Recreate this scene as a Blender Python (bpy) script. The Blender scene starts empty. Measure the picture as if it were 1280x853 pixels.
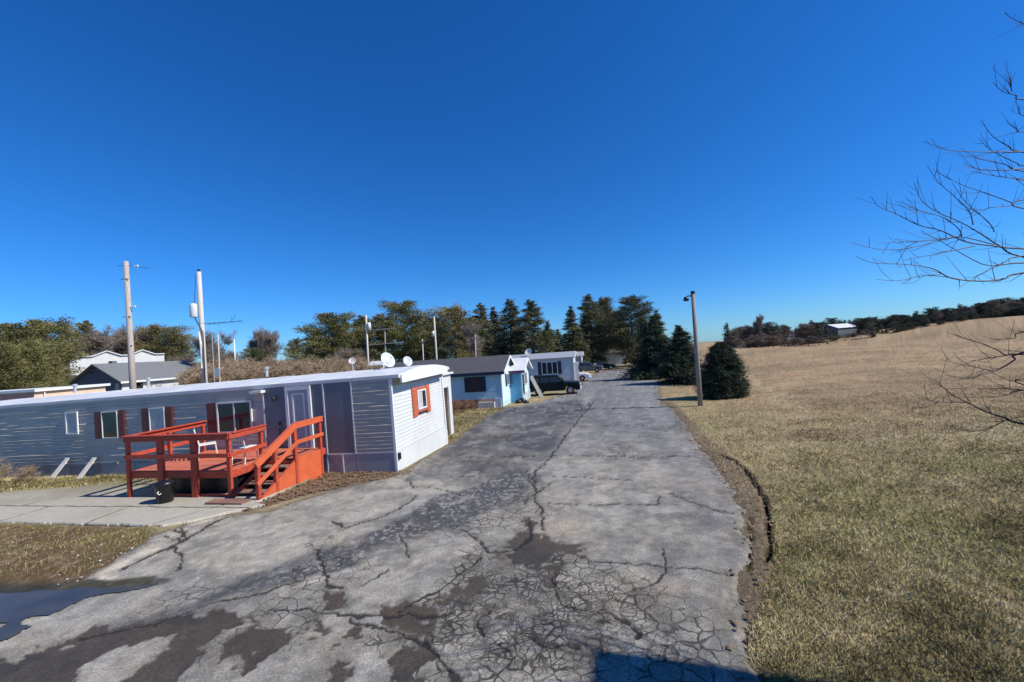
import bpy, math, random
import numpy as np
from mathutils import Vector, Matrix

random.seed(7)
RNG = np.random.default_rng(11)
S = bpy.context.scene
COL = S.collection
R = math.radians

# ------------------------------------------------------------------ camera numbers
FPX, PITCH, ROLL, CAMZ = 520.0, math.atan(11.5 / 520), R(3.9), 3.1
fw = np.array([0, math.cos(PITCH), math.sin(PITCH)])
_r0 = np.array([1.0, 0, 0]); _u0 = np.array([0, -math.sin(PITCH), math.cos(PITCH)])
rt = math.cos(ROLL) * _r0 - math.sin(ROLL) * _u0
up = math.sin(ROLL) * _r0 + math.cos(ROLL) * _u0
CAM = np.array([0, 0, CAMZ])


def sstep(a, b, x):
    t = np.clip((x - a) / (b - a), 0, 1)
    return t * t * (3 - 2 * t)


def gz(x, y):
    """height of the land"""
    x = np.asarray(x, float); y = np.asarray(y, float)
    z = -0.029 * np.clip(y, -20, 30) - 0.012 * (np.clip(y, 30, 110) - 30)
    h = 4.9 * sstep(78, 135, x) * sstep(30, 108, y)
    h = h + 1.1 * np.exp(-((x - 58) / 22) ** 2) * sstep(50, 108, y)
    h = h * (1 - sstep(118, 190, y))
    return z + h


def ray(px, py):
    return fw * FPX + rt * (px - 640) + up * (426.5 - py)


def at(px, py):
    """photo pixel -> point on the land"""
    d = ray(px, py); t = 3.1 / max(1e-6, -d[2])
    for _ in range(60):
        p = CAM + d * t
        t = 0.5 * t + 0.5 * (gz(p[0], p[1]) - CAMZ) / d[2]
    return CAM + d * t


def far(px, py, Y):
    d = ray(px, py)
    return CAM + d * (Y / d[1])


def P2(lst, ox=0, oy=0, sc=1.0):
    return np.array([at(ox + a / sc, oy + b / sc)[:2] for a, b in lst])


# ------------------------------------------------------------------ noise + distance tools
_TAB = RNG.random((512, 512))


def vnoise(x, y, s=0):
    x = x + s * 37.13; y = y + s * 91.7
    xi = np.floor(x).astype(int); yi = np.floor(y).astype(int)
    fx = x - xi; fy = y - yi
    fx = fx * fx * (3 - 2 * fx); fy = fy * fy * (3 - 2 * fy)
    a = _TAB[xi % 512, yi % 512]; b = _TAB[(xi + 1) % 512, yi % 512]
    c = _TAB[xi % 512, (yi + 1) % 512]; d = _TAB[(xi + 1) % 512, (yi + 1) % 512]
    return (a * (1 - fx) + b * fx) * (1 - fy) + (c * (1 - fx) + d * fx) * fy


def fbm(x, y, o=4, s=0):
    v = 0; a = 0.5; f = 1.0
    for k in range(o):
        v = v + a * vnoise(x * f, y * f, s + k * 3)
        a *= 0.5; f *= 2.03
    return v / (1 - 0.5 ** o)


def seg_dist(ax, ay, bx, by, x, y):
    dx, dy = bx - ax, by - ay
    t = np.clip(((x - ax) * dx + (y - ay) * dy) / (dx * dx + dy * dy + 1e-12), 0, 1)
    return np.hypot(x - ax - t * dx, y - ay - t * dy)


def line_dist(pl, x, y, m=1.0):
    out = np.full(x.shape, 9.0)
    lo = pl.min(0) - m; hi = pl.max(0) + m
    k = (x > lo[0]) & (x < hi[0]) & (y > lo[1]) & (y < hi[1])
    xs, ys = x[k], y[k]; d = np.full(xs.shape, 9.0)
    for (a, b) in zip(pl[:-1], pl[1:]):
        d = np.minimum(d, seg_dist(a[0], a[1], b[0], b[1], xs, ys))
    out[k] = d
    return out


def poly_sd(pg, x, y, m=1.5):
    """signed distance to a polygon, negative inside"""
    out = np.full(x.shape, 9.0)
    lo = pg.min(0) - m; hi = pg.max(0) + m
    k = (x > lo[0]) & (x < hi[0]) & (y > lo[1]) & (y < hi[1])
    xs, ys = x[k], y[k]; d = np.full(xs.shape, 1e9); ins = np.zeros(xs.shape, bool)
    n = len(pg)
    for i in range(n):
        a, b = pg[i], pg[(i + 1) % n]
        d = np.minimum(d, seg_dist(a[0], a[1], b[0], b[1], xs, ys))
        c = (a[1] > ys) != (b[1] > ys)
        xi = (b[0] - a[0]) * (ys - a[1]) / (b[1] - a[1] + 1e-12) + a[0]
        ins ^= c & (xs < xi)
    out[k] = np.where(ins, -d, d)
    return out


# ------------------------------------------------------------------ materials
def nodes(m):
    m.use_nodes = True
    nt = m.node_tree
    return nt, nt.nodes, nt.links, nt.nodes['Principled BSDF']


def mat(name, col, rough=0.6, var=0.12, scale=6.0, bump=0.0, bscale=40.0, metal=0.0, spec=0.4, dirt=0.0, dirtcol=(.12, .1, .08), stretch=None):
    m = bpy.data.materials.new(name)
    nt, N, L, B = nodes(m)
    B.inputs['Roughness'].default_value = rough
    B.inputs['Metallic'].default_value = metal
    B.inputs['Specular IOR Level'].default_value = spec
    tc = N.new('ShaderNodeTexCoord'); src = tc.outputs['Object']
    if stretch:
        mp = N.new('ShaderNodeMapping'); mp.inputs['Scale'].default_value = stretch
        L.new(src, mp.inputs['Vector']); src = mp.outputs['Vector']
    nz = N.new('ShaderNodeTexNoise'); nz.inputs['Scale'].default_value = scale; nz.inputs['Detail'].default_value = 6
    L.new(src, nz.inputs['Vector'])
    rp = N.new('ShaderNodeValToRGB')
    rp.color_ramp.elements[0].position = 0.3; rp.color_ramp.elements[1].position = 0.7
    rp.color_ramp.elements[0].color = (*[c * (1 - var) for c in col], 1)
    rp.color_ramp.elements[1].color = (*[min(1, c * (1 + var)) for c in col], 1)
    L.new(nz.outputs['Fac'], rp.inputs['Fac'])
    out = rp.outputs['Color']
    if dirt > 0:
        n2 = N.new('ShaderNodeTexNoise'); n2.inputs['Scale'].default_value = scale * 0.45; n2.inputs['Detail'].default_value = 8
        L.new(src, n2.inputs['Vector'])
        mr = N.new('ShaderNodeMapRange'); mr.inputs[1].default_value = 0.5; mr.inputs[2].default_value = 0.75
        mr.inputs[4].default_value = dirt
        L.new(n2.outputs['Fac'], mr.inputs[0])
        mx = N.new('ShaderNodeMixRGB'); mx.inputs[2].default_value = (*dirtcol, 1)
        L.new(mr.outputs[0], mx.inputs[0]); L.new(out, mx.inputs[1]); out = mx.outputs[0]
    L.new(out, B.inputs['Base Color'])
    if bump > 0:
        n3 = N.new('ShaderNodeTexNoise'); n3.inputs['Scale'].default_value = bscale; n3.inputs['Detail'].default_value = 4
        L.new(src, n3.inputs['Vector'])
        bp = N.new('ShaderNodeBump'); bp.inputs['Strength'].default_value = bump; bp.inputs['Distance'].default_value = 0.02
        L.new(n3.outputs['Fac'], bp.inputs['Height']); L.new(bp.outputs['Normal'], B.inputs['Normal'])
    return m


def mat_attr(name, rough, fine, bump, bdist, alligator=False):
    """base colour from the mesh's own colour pattern, broken up by fine grain"""
    m = bpy.data.materials.new(name)
    nt, N, L, B = nodes(m)
    B.inputs['Specular IOR Level'].default_value = 0.25
    at_ = N.new('ShaderNodeAttribute'); at_.attribute_name = 'col'
    tc = N.new('ShaderNodeTexCoord')
    out = at_.outputs['Color']
    hs = []
    for sc, lo, hi, det in fine:
        nz = N.new('ShaderNodeTexNoise'); nz.inputs['Scale'].default_value = sc; nz.inputs['Detail'].default_value = det
        nz.inputs['Roughness'].default_value = 0.7
        L.new(tc.outputs['Object'], nz.inputs['Vector'])
        mr = N.new('ShaderNodeMapRange'); mr.inputs[1].default_value = 0.3; mr.inputs[2].default_value = 0.7
        mr.inputs[3].default_value = lo; mr.inputs[4].default_value = hi
        L.new(nz.outputs['Fac'], mr.inputs[0])
        mx = N.new('ShaderNodeMixRGB'); mx.blend_type = 'MULTIPLY'; mx.inputs[0].default_value = 1
        L.new(out, mx.inputs[1]); L.new(mr.outputs[0], mx.inputs[2]); out = mx.outputs[0]
        hs.append(nz.outputs['Fac'])
    height = hs[0]
    if alligator:
        aa = N.new('ShaderNodeAttribute'); aa.attribute_name = 'allig'
        wn = N.new('ShaderNodeTexNoise'); wn.inputs['Scale'].default_value = 2.2; wn.inputs['Detail'].default_value = 5
        L.new(tc.outputs['Object'], wn.inputs['Vector'])
        ad = N.new('ShaderNodeMixRGB'); ad.blend_type = 'ADD'; ad.inputs[0].default_value = 0.34
        L.new(tc.outputs['Object'], ad.inputs[1]); L.new(wn.outputs['Color'], ad.inputs[2])
        lines = None
        for sc, w, k0, k1 in ((4.6, 0.075, 0.08, 0.5), (9.5, 0.085, 0.40, 0.9)):
            vo = N.new('ShaderNodeTexVoronoi'); vo.feature = 'DISTANCE_TO_EDGE'; vo.inputs['Scale'].default_value = sc
            L.new(ad.outputs[0], vo.inputs['Vector'])
            k = N.new('ShaderNodeMapRange'); k.inputs[1].default_value = k0; k.inputs[2].default_value = k1
            L.new(aa.outputs['Fac'], k.inputs[0])
            wd = N.new('ShaderNodeMath'); wd.operation = 'MULTIPLY'; wd.inputs[1].default_value = w
            L.new(k.outputs[0], wd.inputs[0])
            sb = N.new('ShaderNodeMath'); sb.operation = 'SUBTRACT'
            L.new(wd.outputs[0], sb.inputs[0]); L.new(vo.outputs['Distance'], sb.inputs[1])
            ml = N.new('ShaderNodeMath'); ml.operation = 'MULTIPLY'; ml.inputs[1].default_value = 28; ml.use_clamp = True
            L.new(sb.outputs[0], ml.inputs[0])
            if lines is None:
                lines = ml.outputs[0]
            else:
                mxx = N.new('ShaderNodeMath'); mxx.operation = 'MAXIMUM'
                L.new(lines, mxx.inputs[0]); L.new(ml.outputs[0], mxx.inputs[1]); lines = mxx.outputs[0]
        vc = N.new('ShaderNodeTexVoronoi'); vc.inputs['Scale'].default_value = 4.6
        L.new(ad.outputs[0], vc.inputs['Vector'])
        sp = N.new('ShaderNodeSeparateColor'); L.new(vc.outputs['Color'], sp.inputs[0])
        cr_ = N.new('ShaderNodeMapRange'); cr_.inputs[3].default_value = .74; cr_.inputs[4].default_value = 1.24
        L.new(sp.outputs[0], cr_.inputs[0])
        cm = N.new('ShaderNodeMixRGB'); cm.blend_type = 'MULTIPLY'
        L.new(aa.outputs['Fac'], cm.inputs[0]); L.new(out, cm.inputs[1]); L.new(cr_.outputs[0], cm.inputs[2]); out = cm.outputs[0]
        bn = N.new('ShaderNodeTexNoise'); bn.inputs['Scale'].default_value = 1.6; bn.inputs['Detail'].default_value = 6; bn.inputs['Roughness'].default_value = .75
        L.new(tc.outputs['Object'], bn.inputs['Vector'])
        bm_ = N.new('ShaderNodeMapRange'); bm_.inputs[1].default_value = .40; bm_.inputs[2].default_value = .56; bm_.inputs[3].default_value = .38
        L.new(bn.outputs['Fac'], bm_.inputs[0])
        lm = N.new('ShaderNodeMath'); lm.operation = 'MULTIPLY'; L.new(lines, lm.inputs[0]); L.new(bm_.outputs[0], lm.inputs[1]); lines = lm.outputs[0]
        mx = N.new('ShaderNodeMixRGB'); mx.inputs[2].default_value = (0.026, 0.023, 0.02, 1)
        dm = N.new('ShaderNodeMath'); dm.operation = 'MULTIPLY'; dm.inputs[1].default_value = 0.85
        L.new(lines, dm.inputs[0])
        L.new(dm.outputs[0], mx.inputs[0]); L.new(out, mx.inputs[1]); out = mx.outputs[0]
        hh = N.new('ShaderNodeMath'); hh.operation = 'SUBTRACT'
        L.new(height, hh.inputs[0]); L.new(lines, hh.inputs[1]); height = hh.outputs[0]
    ar = N.new('ShaderNodeAttribute'); ar.attribute_name = 'rough'
    L.new(ar.outputs['Fac'], B.inputs['Roughness'])
    L.new(out, B.inputs['Base Color'])
    bp = N.new('ShaderNodeBump'); bp.inputs['Strength'].default_value = bump; bp.inputs['Distance'].default_value = bdist
    L.new(height, bp.inputs['Height']); L.new(bp.outputs['Normal'], B.inputs['Normal'])
    return m


def mat_tint(name, ramp, rough=0.75, trans=0.0):
    """foliage: colour varies from leaf clump to leaf clump"""
    m = bpy.data.materials.new(name)
    nt, N, L, B = nodes(m)
    B.inputs['Roughness'].default_value = rough
    B.inputs['Specular IOR Level'].default_value = 0.15
    a = N.new('ShaderNodeAttribute'); a.attribute_name = 'tint'
    rp = N.new('ShaderNodeValToRGB')
    while len(rp.color_ramp.elements) < len(ramp):
        rp.color_ramp.elements.new(0.5)
    for e, (p, c) in zip(rp.color_ramp.elements, ramp):
        e.position = p; e.color = (*c, 1)
    L.new(a.outputs['Fac'], rp.inputs['Fac'])
    L.new(rp.outputs['Color'], B.inputs['Base Color'])
    return m


M = {}
M['siding'] = mat('grey_white_siding', (.40, .375, .335), .42, .10, 1.6, dirt=.35, dirtcol=(.24, .25, .26))
M['siding_end'] = mat('white_siding', (.61, .62, .60), .5, .06, 1.3, dirt=.45, dirtcol=(.47, .465, .42))
M['skirt'] = mat('grey_skirting', (.29, .31, .34), .5, .12, 1.5, dirt=.4, dirtcol=(.22, .22, .22), stretch=(1, 1, .3))
M['skirt_dark'] = mat('dark_skirting', (.20, .22, .26), .5, .12, 1.5)
M['slate'] = mat('slate_blue_panel', (.135, .155, .185), .5, .14, 1.3, dirt=.3, dirtcol=(.19, .21, .235))
M['white'] = mat('white_paint', (.72, .72, .71), .45, .05, 5, dirt=.12, dirtcol=(.55, .54, .5))
M['roofwhite'] = mat('white_roof_coating', (.62, .63, .64), .55, .10, 1.2, dirt=.5, dirtcol=(.5, .5, .48))
M['maroon'] = mat('maroon_shutter', (.16, .035, .03), .5, .12, 6)
M['rust'] = mat('rust_red_shutter', (.50, .13, .06), .55, .12, 6)
M['glass'] = mat('window_glass', (.025, .03, .032), .06, .1, 2, spec=.6)
M['curtain'] = mat('pale_curtain', (.42, .45, .46), .8, .1, 6)
M['doorgrey'] = mat('storm_door_panel', (.34, .37, .40), .35, .08, 3)
M['red'] = mat('red_deck_stain', (.44, .062, .030), .65, .30, 9, .35, 60, dirt=.65, dirtcol=(.27, .075, .045), stretch=(1, 1, 3))
M['redfloor'] = mat('red_deck_boards', (.56, .15, .085), .65, .16, 4, .25, 60, dirt=.5, dirtcol=(.36, .19, .14))
M['redlit'] = mat('sunlit_red_deck_stain', (.58, .115, .042), .6, .14, 2.5, .2, 40, dirt=.4, dirtcol=(.42, .12, .065))  # brighter copy of the deck red, sunlight put into the colour
M['treadwood'] = mat('worn_tread_wood', (.24, .13, .095), .8, .25, 5)
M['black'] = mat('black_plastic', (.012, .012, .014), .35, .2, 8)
M['darkmetal'] = mat('dark_metal', (.05, .05, .055), .45, .2, 8, metal=.6)
M['galv'] = mat('galvanised_metal', (.5, .5, .5), .45, .1, 8, metal=.5)
M['plank'] = mat('weathered_white_plank', (.60, .55, .50), .7, .15, 8)
M['concrete'] = None
M['polewood'] = mat('weathered_pole_wood', (.42, .36, .31), .85, .2, 7, .4, 60, stretch=(4, 4, .4))
M['polepale'] = mat('pale_pole_wood', (.55, .50, .45), .85, .15, 7, .4, 60, stretch=(4, 4, .4))
M['polegrey'] = mat('grey_pole_wood', (.27, .245, .22), .85, .2, 7, .4, 60, stretch=(4, 4, .4))
M['xfmr'] = mat('transformer_grey', (.62, .64, .66), .4, .06, 6)
M['dish'] = mat('dish_white', (.55, .58, .60), .4, .05, 4)
M['dishpink'] = mat('dish_faded', (.72, .62, .60), .5, .06, 4)
M['blue'] = mat('pale_blue_siding', (.45, .66, .71), .5, .08, 2, dirt=.2, dirtcol=(.28, .42, .54))
M['bluelit'] = mat('sunlit_pale_blue_siding', (.58, .72, .77), .5, .06, 2)  # paler copy of the blue siding, sunlight put into the colour
M['bluedeep'] = mat('mid_blue_siding', (.14, .43, .66), .5, .1, 2)
M['navy'] = mat('navy_trim', (.02, .03, .07), .5, .1, 5)
M['plum'] = mat('plum_fascia', (.12, .05, .12), .5, .1, 5)
M['greyblue'] = mat('grey_blue_siding', (.46, .54, .60), .5, .07, 2)
M['shingle'] = mat('dark_shingle', (.075, .075, .08), .85, .3, 9, .5, 30, stretch=(1, 1, 1))
M['shinglegrey'] = mat('grey_shingle', (.16, .165, .17), .85, .18, 5, .4, 20)
M['rooflight'] = mat('light_grey_roof', (.30, .32, .35), .6, .08, 3)
M['tanbrick'] = mat('tan_pink_skirting', (.48, .27, .19), .8, .15, 4)
M['tan'] = mat('tan_siding', (.74, .53, .36), .6, .08, 2)
M['redbrown'] = mat('red_brown_siding', (.46, .24, .16), .6, .12, 3)
M['housedark'] = mat('dark_wall_gable_shade', (.12, .135, .17), .6, .08, 2)  # dark wall tone; on the grey roofed house it paints the gable's shade
M['tyre'] = mat('tyre_rubber', (.02, .02, .02), .85, .15, 8)
M['rim'] = mat('alloy_rim', (.45, .45, .46), .3, .1, 8, metal=.7)
M['carblack'] = mat('dark_car_paint', (.005, .012, .014), .35, .1, 2, spec=.14)
M['carwhite'] = mat('white_car_paint', (.80, .81, .82), .2, .03, 2, spec=.6)
M['cargrey'] = mat('grey_car_paint', (.10, .11, .12), .2, .05, 2, spec=.6)
M['lamp'] = mat('headlight_lens', (.75, .76, .78), .12, .05, 8, spec=.8)
M['chairwhite'] = mat('white_chair_metal', (.74, .72, .66), .45, .06, 8)
M['bark'] = mat('grey_brown_bark', (.16, .12, .10), .9, .25, 8, .5, 40)
M['barkpale'] = mat('pale_twig_bark', (.27, .225, .19), .9, .2, 8)
M['twig'] = mat('dark_twig_bark', (.062, .043, .038), .7, .25, 14)
M['brush'] = mat('brown_brush_twigs', (.36, .26, .17), .9, .3, 6)
M['brushred'] = mat('rusty_weed_stems', (.30, .15, .08), .9, .3, 6)
M['reddish'] = mat('grey_mauve_twigs', (.215, .172, .135), .9, .2, 8)
M['stone'] = mat('pale_rubble', (.50, .48, .43), .85, .2, 9, .3, 30)
M['strip'] = mat('soil', (.1, .07, .05), .95, .2, 9)
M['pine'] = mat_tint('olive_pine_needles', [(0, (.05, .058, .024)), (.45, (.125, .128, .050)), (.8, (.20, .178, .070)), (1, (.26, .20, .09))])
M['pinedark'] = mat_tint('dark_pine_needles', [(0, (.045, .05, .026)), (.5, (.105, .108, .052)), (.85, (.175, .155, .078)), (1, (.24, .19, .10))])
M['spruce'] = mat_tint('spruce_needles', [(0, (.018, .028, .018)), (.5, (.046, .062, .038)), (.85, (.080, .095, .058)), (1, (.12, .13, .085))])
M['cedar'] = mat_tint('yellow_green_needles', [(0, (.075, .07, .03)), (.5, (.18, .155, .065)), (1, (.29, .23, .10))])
M['farever'] = mat_tint('far_evergreen_needles', [(0, (.03, .038, .028)), (.6, (.075, .082, .056)), (1, (.12, .115, .08))])
M['grass'] = mat_tint('dry_grass_blades', [(0, (.10, .08, .034)), (.3, (.25, .205, .09)), (.6, (.46, .38, .19)), (.8, (.66, .54, .33)), (.9, (.29, .27, .10)), (1, (.24, .26, .09))], .8)
M['stubble'] = mat_tint('field_stubble_blades', [(0, (.16, .105, .06)), (.4, (.34, .24, .14)), (.8, (.52, .40, .25)), (1, (.6, .48, .32))], .8)
M['road'] = mat_attr('cracked_asphalt', .9, [(34, .60, 1.36, 8), (90, .52, 1.44, 3), (7, .82, 1.16, 6), (1.7, .88, 1.10, 5)], .55, .012, True)
M['land'] = mat_attr('dry_ground', .95, [(24, .70, 1.28, 8), (5, .82, 1.16, 5)], .8, .05)
M['slab'] = mat_attr('old_concrete', .9, [(30, .86, 1.1, 8), (4, .88, 1.1, 5)], .3, .01)
M['water'] = mat('standing_water', (.060, .052, .036), .2, .3, 2, .12, 6, spec=.30)


# ------------------------------------------------------------------ mesh tools
def np_mesh(name, V, F, m, parent=None, attrs=None, smooth=False):
    V = np.asarray(V, np.float32); F = np.asarray(F, np.int32)
    me = bpy.data.meshes.new(name)
    k = F.shape[1]
    me.vertices.add(len(V)); me.vertices.foreach_set('co', V.ravel())
    me.loops.add(F.size); me.loops.foreach_set('vertex_index', F.ravel())
    me.polygons.add(len(F)); me.polygons.foreach_set('loop_start', np.arange(0, F.size, k, dtype=np.int32))
    me.update(calc_edges=True)
    if smooth:
        me.polygons.foreach_set('use_smooth', np.ones(len(F), bool))
    for an, av in (attrs or {}).items():
        if av.ndim == 2:
            a = me.attributes.new(an, 'FLOAT_COLOR', 'POINT'); a.data.foreach_set('color', np.c_[av, np.ones(len(av))].astype(np.float32).ravel())
        else:
            a = me.attributes.new(an, 'FLOAT', 'POINT'); a.data.foreach_set('value', av.astype(np.float32))
    me.materials.append(m)
    o = bpy.data.objects.new(name, me); COL.objects.link(o)
    if parent:
        o.parent = parent
    return o


class MB:
    def __init__(s):
        s.v = []; s.f = []

    def add(s, vs, fs):
        b = len(s.v); s.v += [tuple(map(float, p)) for p in vs]; s.f += [tuple(b + i for i in q) for q in fs]
        return s

    def box(s, x0, x1, y0, y1, z0, z1):
        return s.add([(x0, y0, z0), (x1, y0, z0), (x1, y1, z0), (x0, y1, z0), (x0, y0, z1), (x1, y0, z1), (x1, y1, z1), (x0, y1, z1)],
                     [(0, 3, 2, 1), (4, 5, 6, 7), (0, 1, 5, 4), (1, 2, 6, 5), (2, 3, 7, 6), (3, 0, 4, 7)])

    def beam(s, p, q, w, h, upv=(0, 0, 1)):
        p = Vector(p); q = Vector(q); d = (q - p).normalized(); u = Vector(upv)
        sd = d.cross(u)
        if sd.length < 1e-4:
            sd = d.cross(Vector((1, 0, 0)))
        sd.normalize(); u = sd.cross(d).normalized()
        c = []
        for o in (p, q):
            for a, b in ((-1, -1), (1, -1), (1, 1), (-1, 1)):
                c.append(o + sd * (a * w / 2) + u * (b * h / 2))
        return s.add(c, [(0, 1, 2, 3), (7, 6, 5, 4), (0, 4, 5, 1), (1, 5, 6, 2), (2, 6, 7, 3), (3, 7, 4, 0)])

    def tube(s, pts, rad, n=6, cap=True):
        pts = [Vector(p) for p in pts]
        if not hasattr(rad, '__len__'):
            rad = [rad] * len(pts)
        vs = []; fs = []
        for i, p in enumerate(pts):
            d = (pts[min(i + 1, len(pts) - 1)] - pts[max(i - 1, 0)])
            d = d.normalized() if d.length > 1e-9 else Vector((0, 0, 1))
            a = d.cross(Vector((0, 0, 1)))
            if a.length < 1e-3:
                a = Vector((1, 0, 0))
            a.normalize(); b = d.cross(a)
            for k in range(n):
                t = 2 * math.pi * k / n
                vs.append(p + (a * math.cos(t) + b * math.sin(t)) * rad[i])
        for i in range(len(pts) - 1):
            for k in range(n):
                k2 = (k + 1) % n
                fs.append((i * n + k, i * n + k2, (i + 1) * n + k2, (i + 1) * n + k))
        if cap:
            fs.append(tuple(range(n))[::-1]); fs.append(tuple((len(pts) - 1) * n + k for k in range(n)))
        return s.add(vs, fs)

    def prism(s, prof, fn, a, b):
        """extrude a 2D outline between a and b; fn(u, v, w) -> point"""
        n = len(prof)
        vs = [fn(u, v, a) for u, v in prof] + [fn(u, v, b) for u, v in prof]
        fs = [tuple(range(n)), tuple(range(2 * n - 1, n - 1, -1))]
        for i in range(n):
            j = (i + 1) % n
            fs.append((i, i + n, j + n, j))
        return s.add(vs, fs)

    def lathe(s, prof, c=(0, 0, 0), ax=(0, 0, 1), n=24):
        ax = Vector(ax).normalized(); a = ax.cross(Vector((.3, .9, .1))).normalized(); b = ax.cross(a)
        c = Vector(c); vs = []; fs = []
        for r_, h in prof:
            for k in range(n):
                t = 2 * math.pi * k / n
                vs.append(c + ax * h + (a * math.cos(t) + b * math.sin(t)) * r_)
        for i in range(len(prof) - 1):
            for k in range(n):
                k2 = (k + 1) % n
                fs.append((i * n + k, i * n + k2, (i + 1) * n + k2, (i + 1) * n + k))
        return s.add(vs, fs)

    def build(s, name, m, parent=None, smooth=False, bevel=0):
        me = bpy.data.meshes.new(name); me.from_pydata(s.v, [], s.f); me.update()
        import bmesh
        bm = bmesh.new(); bm.from_mesh(me); bmesh.ops.recalc_face_normals(bm, faces=bm.faces); bm.to_mesh(me); bm.free()
        me.materials.append(m)
        if smooth:
            for p in me.polygons:
                p.use_smooth = True
        o = bpy.data.objects.new(name, me); COL.objects.link(o)
        if parent:
            o.parent = parent
        if bevel:
            md = o.modifiers.new('Bevel', 'BEVEL'); md.width = bevel; md.segments = 2; md.limit_method = 'ANGLE'
        return o


def tag(o, label=None, cat=None, group=None, kind=None):
    if label: o['label'] = label
    if cat: o['category'] = cat
    if group: o['group'] = group
    if kind: o['kind'] = kind
    return o


def thing(name, label, cat, loc, rz=0, group=None):
    o = bpy.data.objects.new(name, None); COL.objects.link(o); o.empty_display_size = .2
    o.location = tuple(map(float, loc)); o.rotation_euler = (0, 0, rz)
    return tag(o, label, cat, group)


def copy_tree(o, parent=None):
    c = o.copy(); COL.objects.link(c); c.parent = parent
    for ch in [k for k in COL.objects if k.parent == o]:
        copy_tree(ch, c)
    return c


# ------------------------------------------------------------------ the land
TH = R(-12)
XL = np.array([math.cos(TH), math.sin(TH), 0]); YL = np.array([-math.sin(TH), math.cos(TH), 0])
C1 = at(497, 590)                                    # near corner of the grey trailer


def loc2w(x, y):
    return C1[:2] + XL[:2] * x + YL[:2] * y


def w2loc(x, y):
    dx = x - C1[0]; dy = y - C1[1]
    return dx * XL[0] + dy * XL[1], dx * YL[0] + dy * YL[1]


ROAD_R = [(975, 960), (955, 890), (945, 853), (935, 800), (930, 740), (935, 690), (930, 647), (914, 607), (893, 579), (869, 551), (853, 526), (838, 508), (827, 506), (824, 485), (826, 478), (815, 466), (806, 462)]
ROAD_L = [(768, 462), (745, 466), (728, 478), (722, 488), (672, 503), (633, 510), (610, 520), (578, 543), (560, 557), (498, 593), (470, 600), (425, 611), (368, 628), (335, 640), (268, 645), (190, 671), (148, 694), (105, 726), (60, 740), (0, 748), (-200, 752), (-420, 750)]
road_pg = np.array([at(a, b)[:2] for a, b in ROAD_R + ROAD_L] + [(-14, 3.2), (-9, 1.2), (2.0, 1.2)])
TRENCH = P2([(903, 569), (918, 577), (930, 587), (941, 598), (949, 610), (956, 625), (960, 645), (961, 670), (962, 702)])
TRENCH2 = P2([(935, 648), (938, 665), (935, 685), (938, 715)])
DIRT_R = P2([(826, 500), (843, 505), (858, 520), (880, 545), (905, 566), (930, 585), (950, 610), (960, 640), (964, 700), (950, 760), (945, 800), (955, 860), (920, 860), (925, 740), (930, 690), (925, 647), (908, 607), (887, 579), (863, 551), (848, 526)])
SWALE = P2([(-260, 728), (0, 727), (60, 724), (138, 731), (205, 718), (228, 728), (175, 742), (120, 752), (60, 764), (0, 775), (-260, 790)])
BROWN_L = P2([(-300, 655), (0, 656), (195, 664), (180, 690), (130, 724), (60, 740), (-300, 740)])
LEAFY = np.array([loc2w(*q) for q in [(-2.6, 0.1), (.3, .1), (.45, -.45), (-.2, -1.1), (-1.2, -1.7), (-1.75, -2.6), (-2.1, -3.2), (-2.9, -3.3), (-2.6, -2.9)]])
STRAW = P2([(935, 470), (985, 505), (1040, 530), (1100, 552), (1160, 580), (1260, 625)])
GREEN = [(at(1130, 655)[:2], 2.0), (at(1200, 690)[:2], 1.6), (at(985, 700)[:2], .8), (at(1060, 610)[:2], 1.5), (at(880, 530)[:2], 2.0), (at(1240, 585)[:2], 1.6)]


def road_mask(x, y):
    wx = (fbm(x * 2.2, y * 2.2, 4, 5) - .5) * .5 + (fbm(x * 9, y * 9, 2, 15) - .5) * .14
    wy = (fbm(x * 2.2, y * 2.2, 4, 9) - .5) * .5 + (fbm(x * 9, y * 9, 2, 25) - .5) * .14
    return poly_sd(road_pg, x + wx * .8, y + wy * .8, 60)


def fan(rows, cols, off, keep):
    yy, tt = np.meshgrid(rows, cols, indexing='ij')
    xx = tt * (yy + off)
    k = keep(xx, yy)
    idx = np.arange(xx.size).reshape(xx.shape)
    q = np.stack([idx[:-1, :-1], idx[:-1, 1:], idx[1:, 1:], idx[1:, :-1]], -1)
    kk = k[:-1, :-1] & k[:-1, 1:] & k[1:, 1:] & k[1:, :-1]
    q = q[kk]
    used = np.unique(q); rm = np.full(xx.size, -1); rm[used] = np.arange(len(used))
    return xx.ravel()[used], yy.ravel()[used], rm[q]


def mixc(c, k, to):
    k = np.clip(k, 0, 1)[:, None]
    return c * (1 - k) + np.array(to)[None, :] * k


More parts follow.
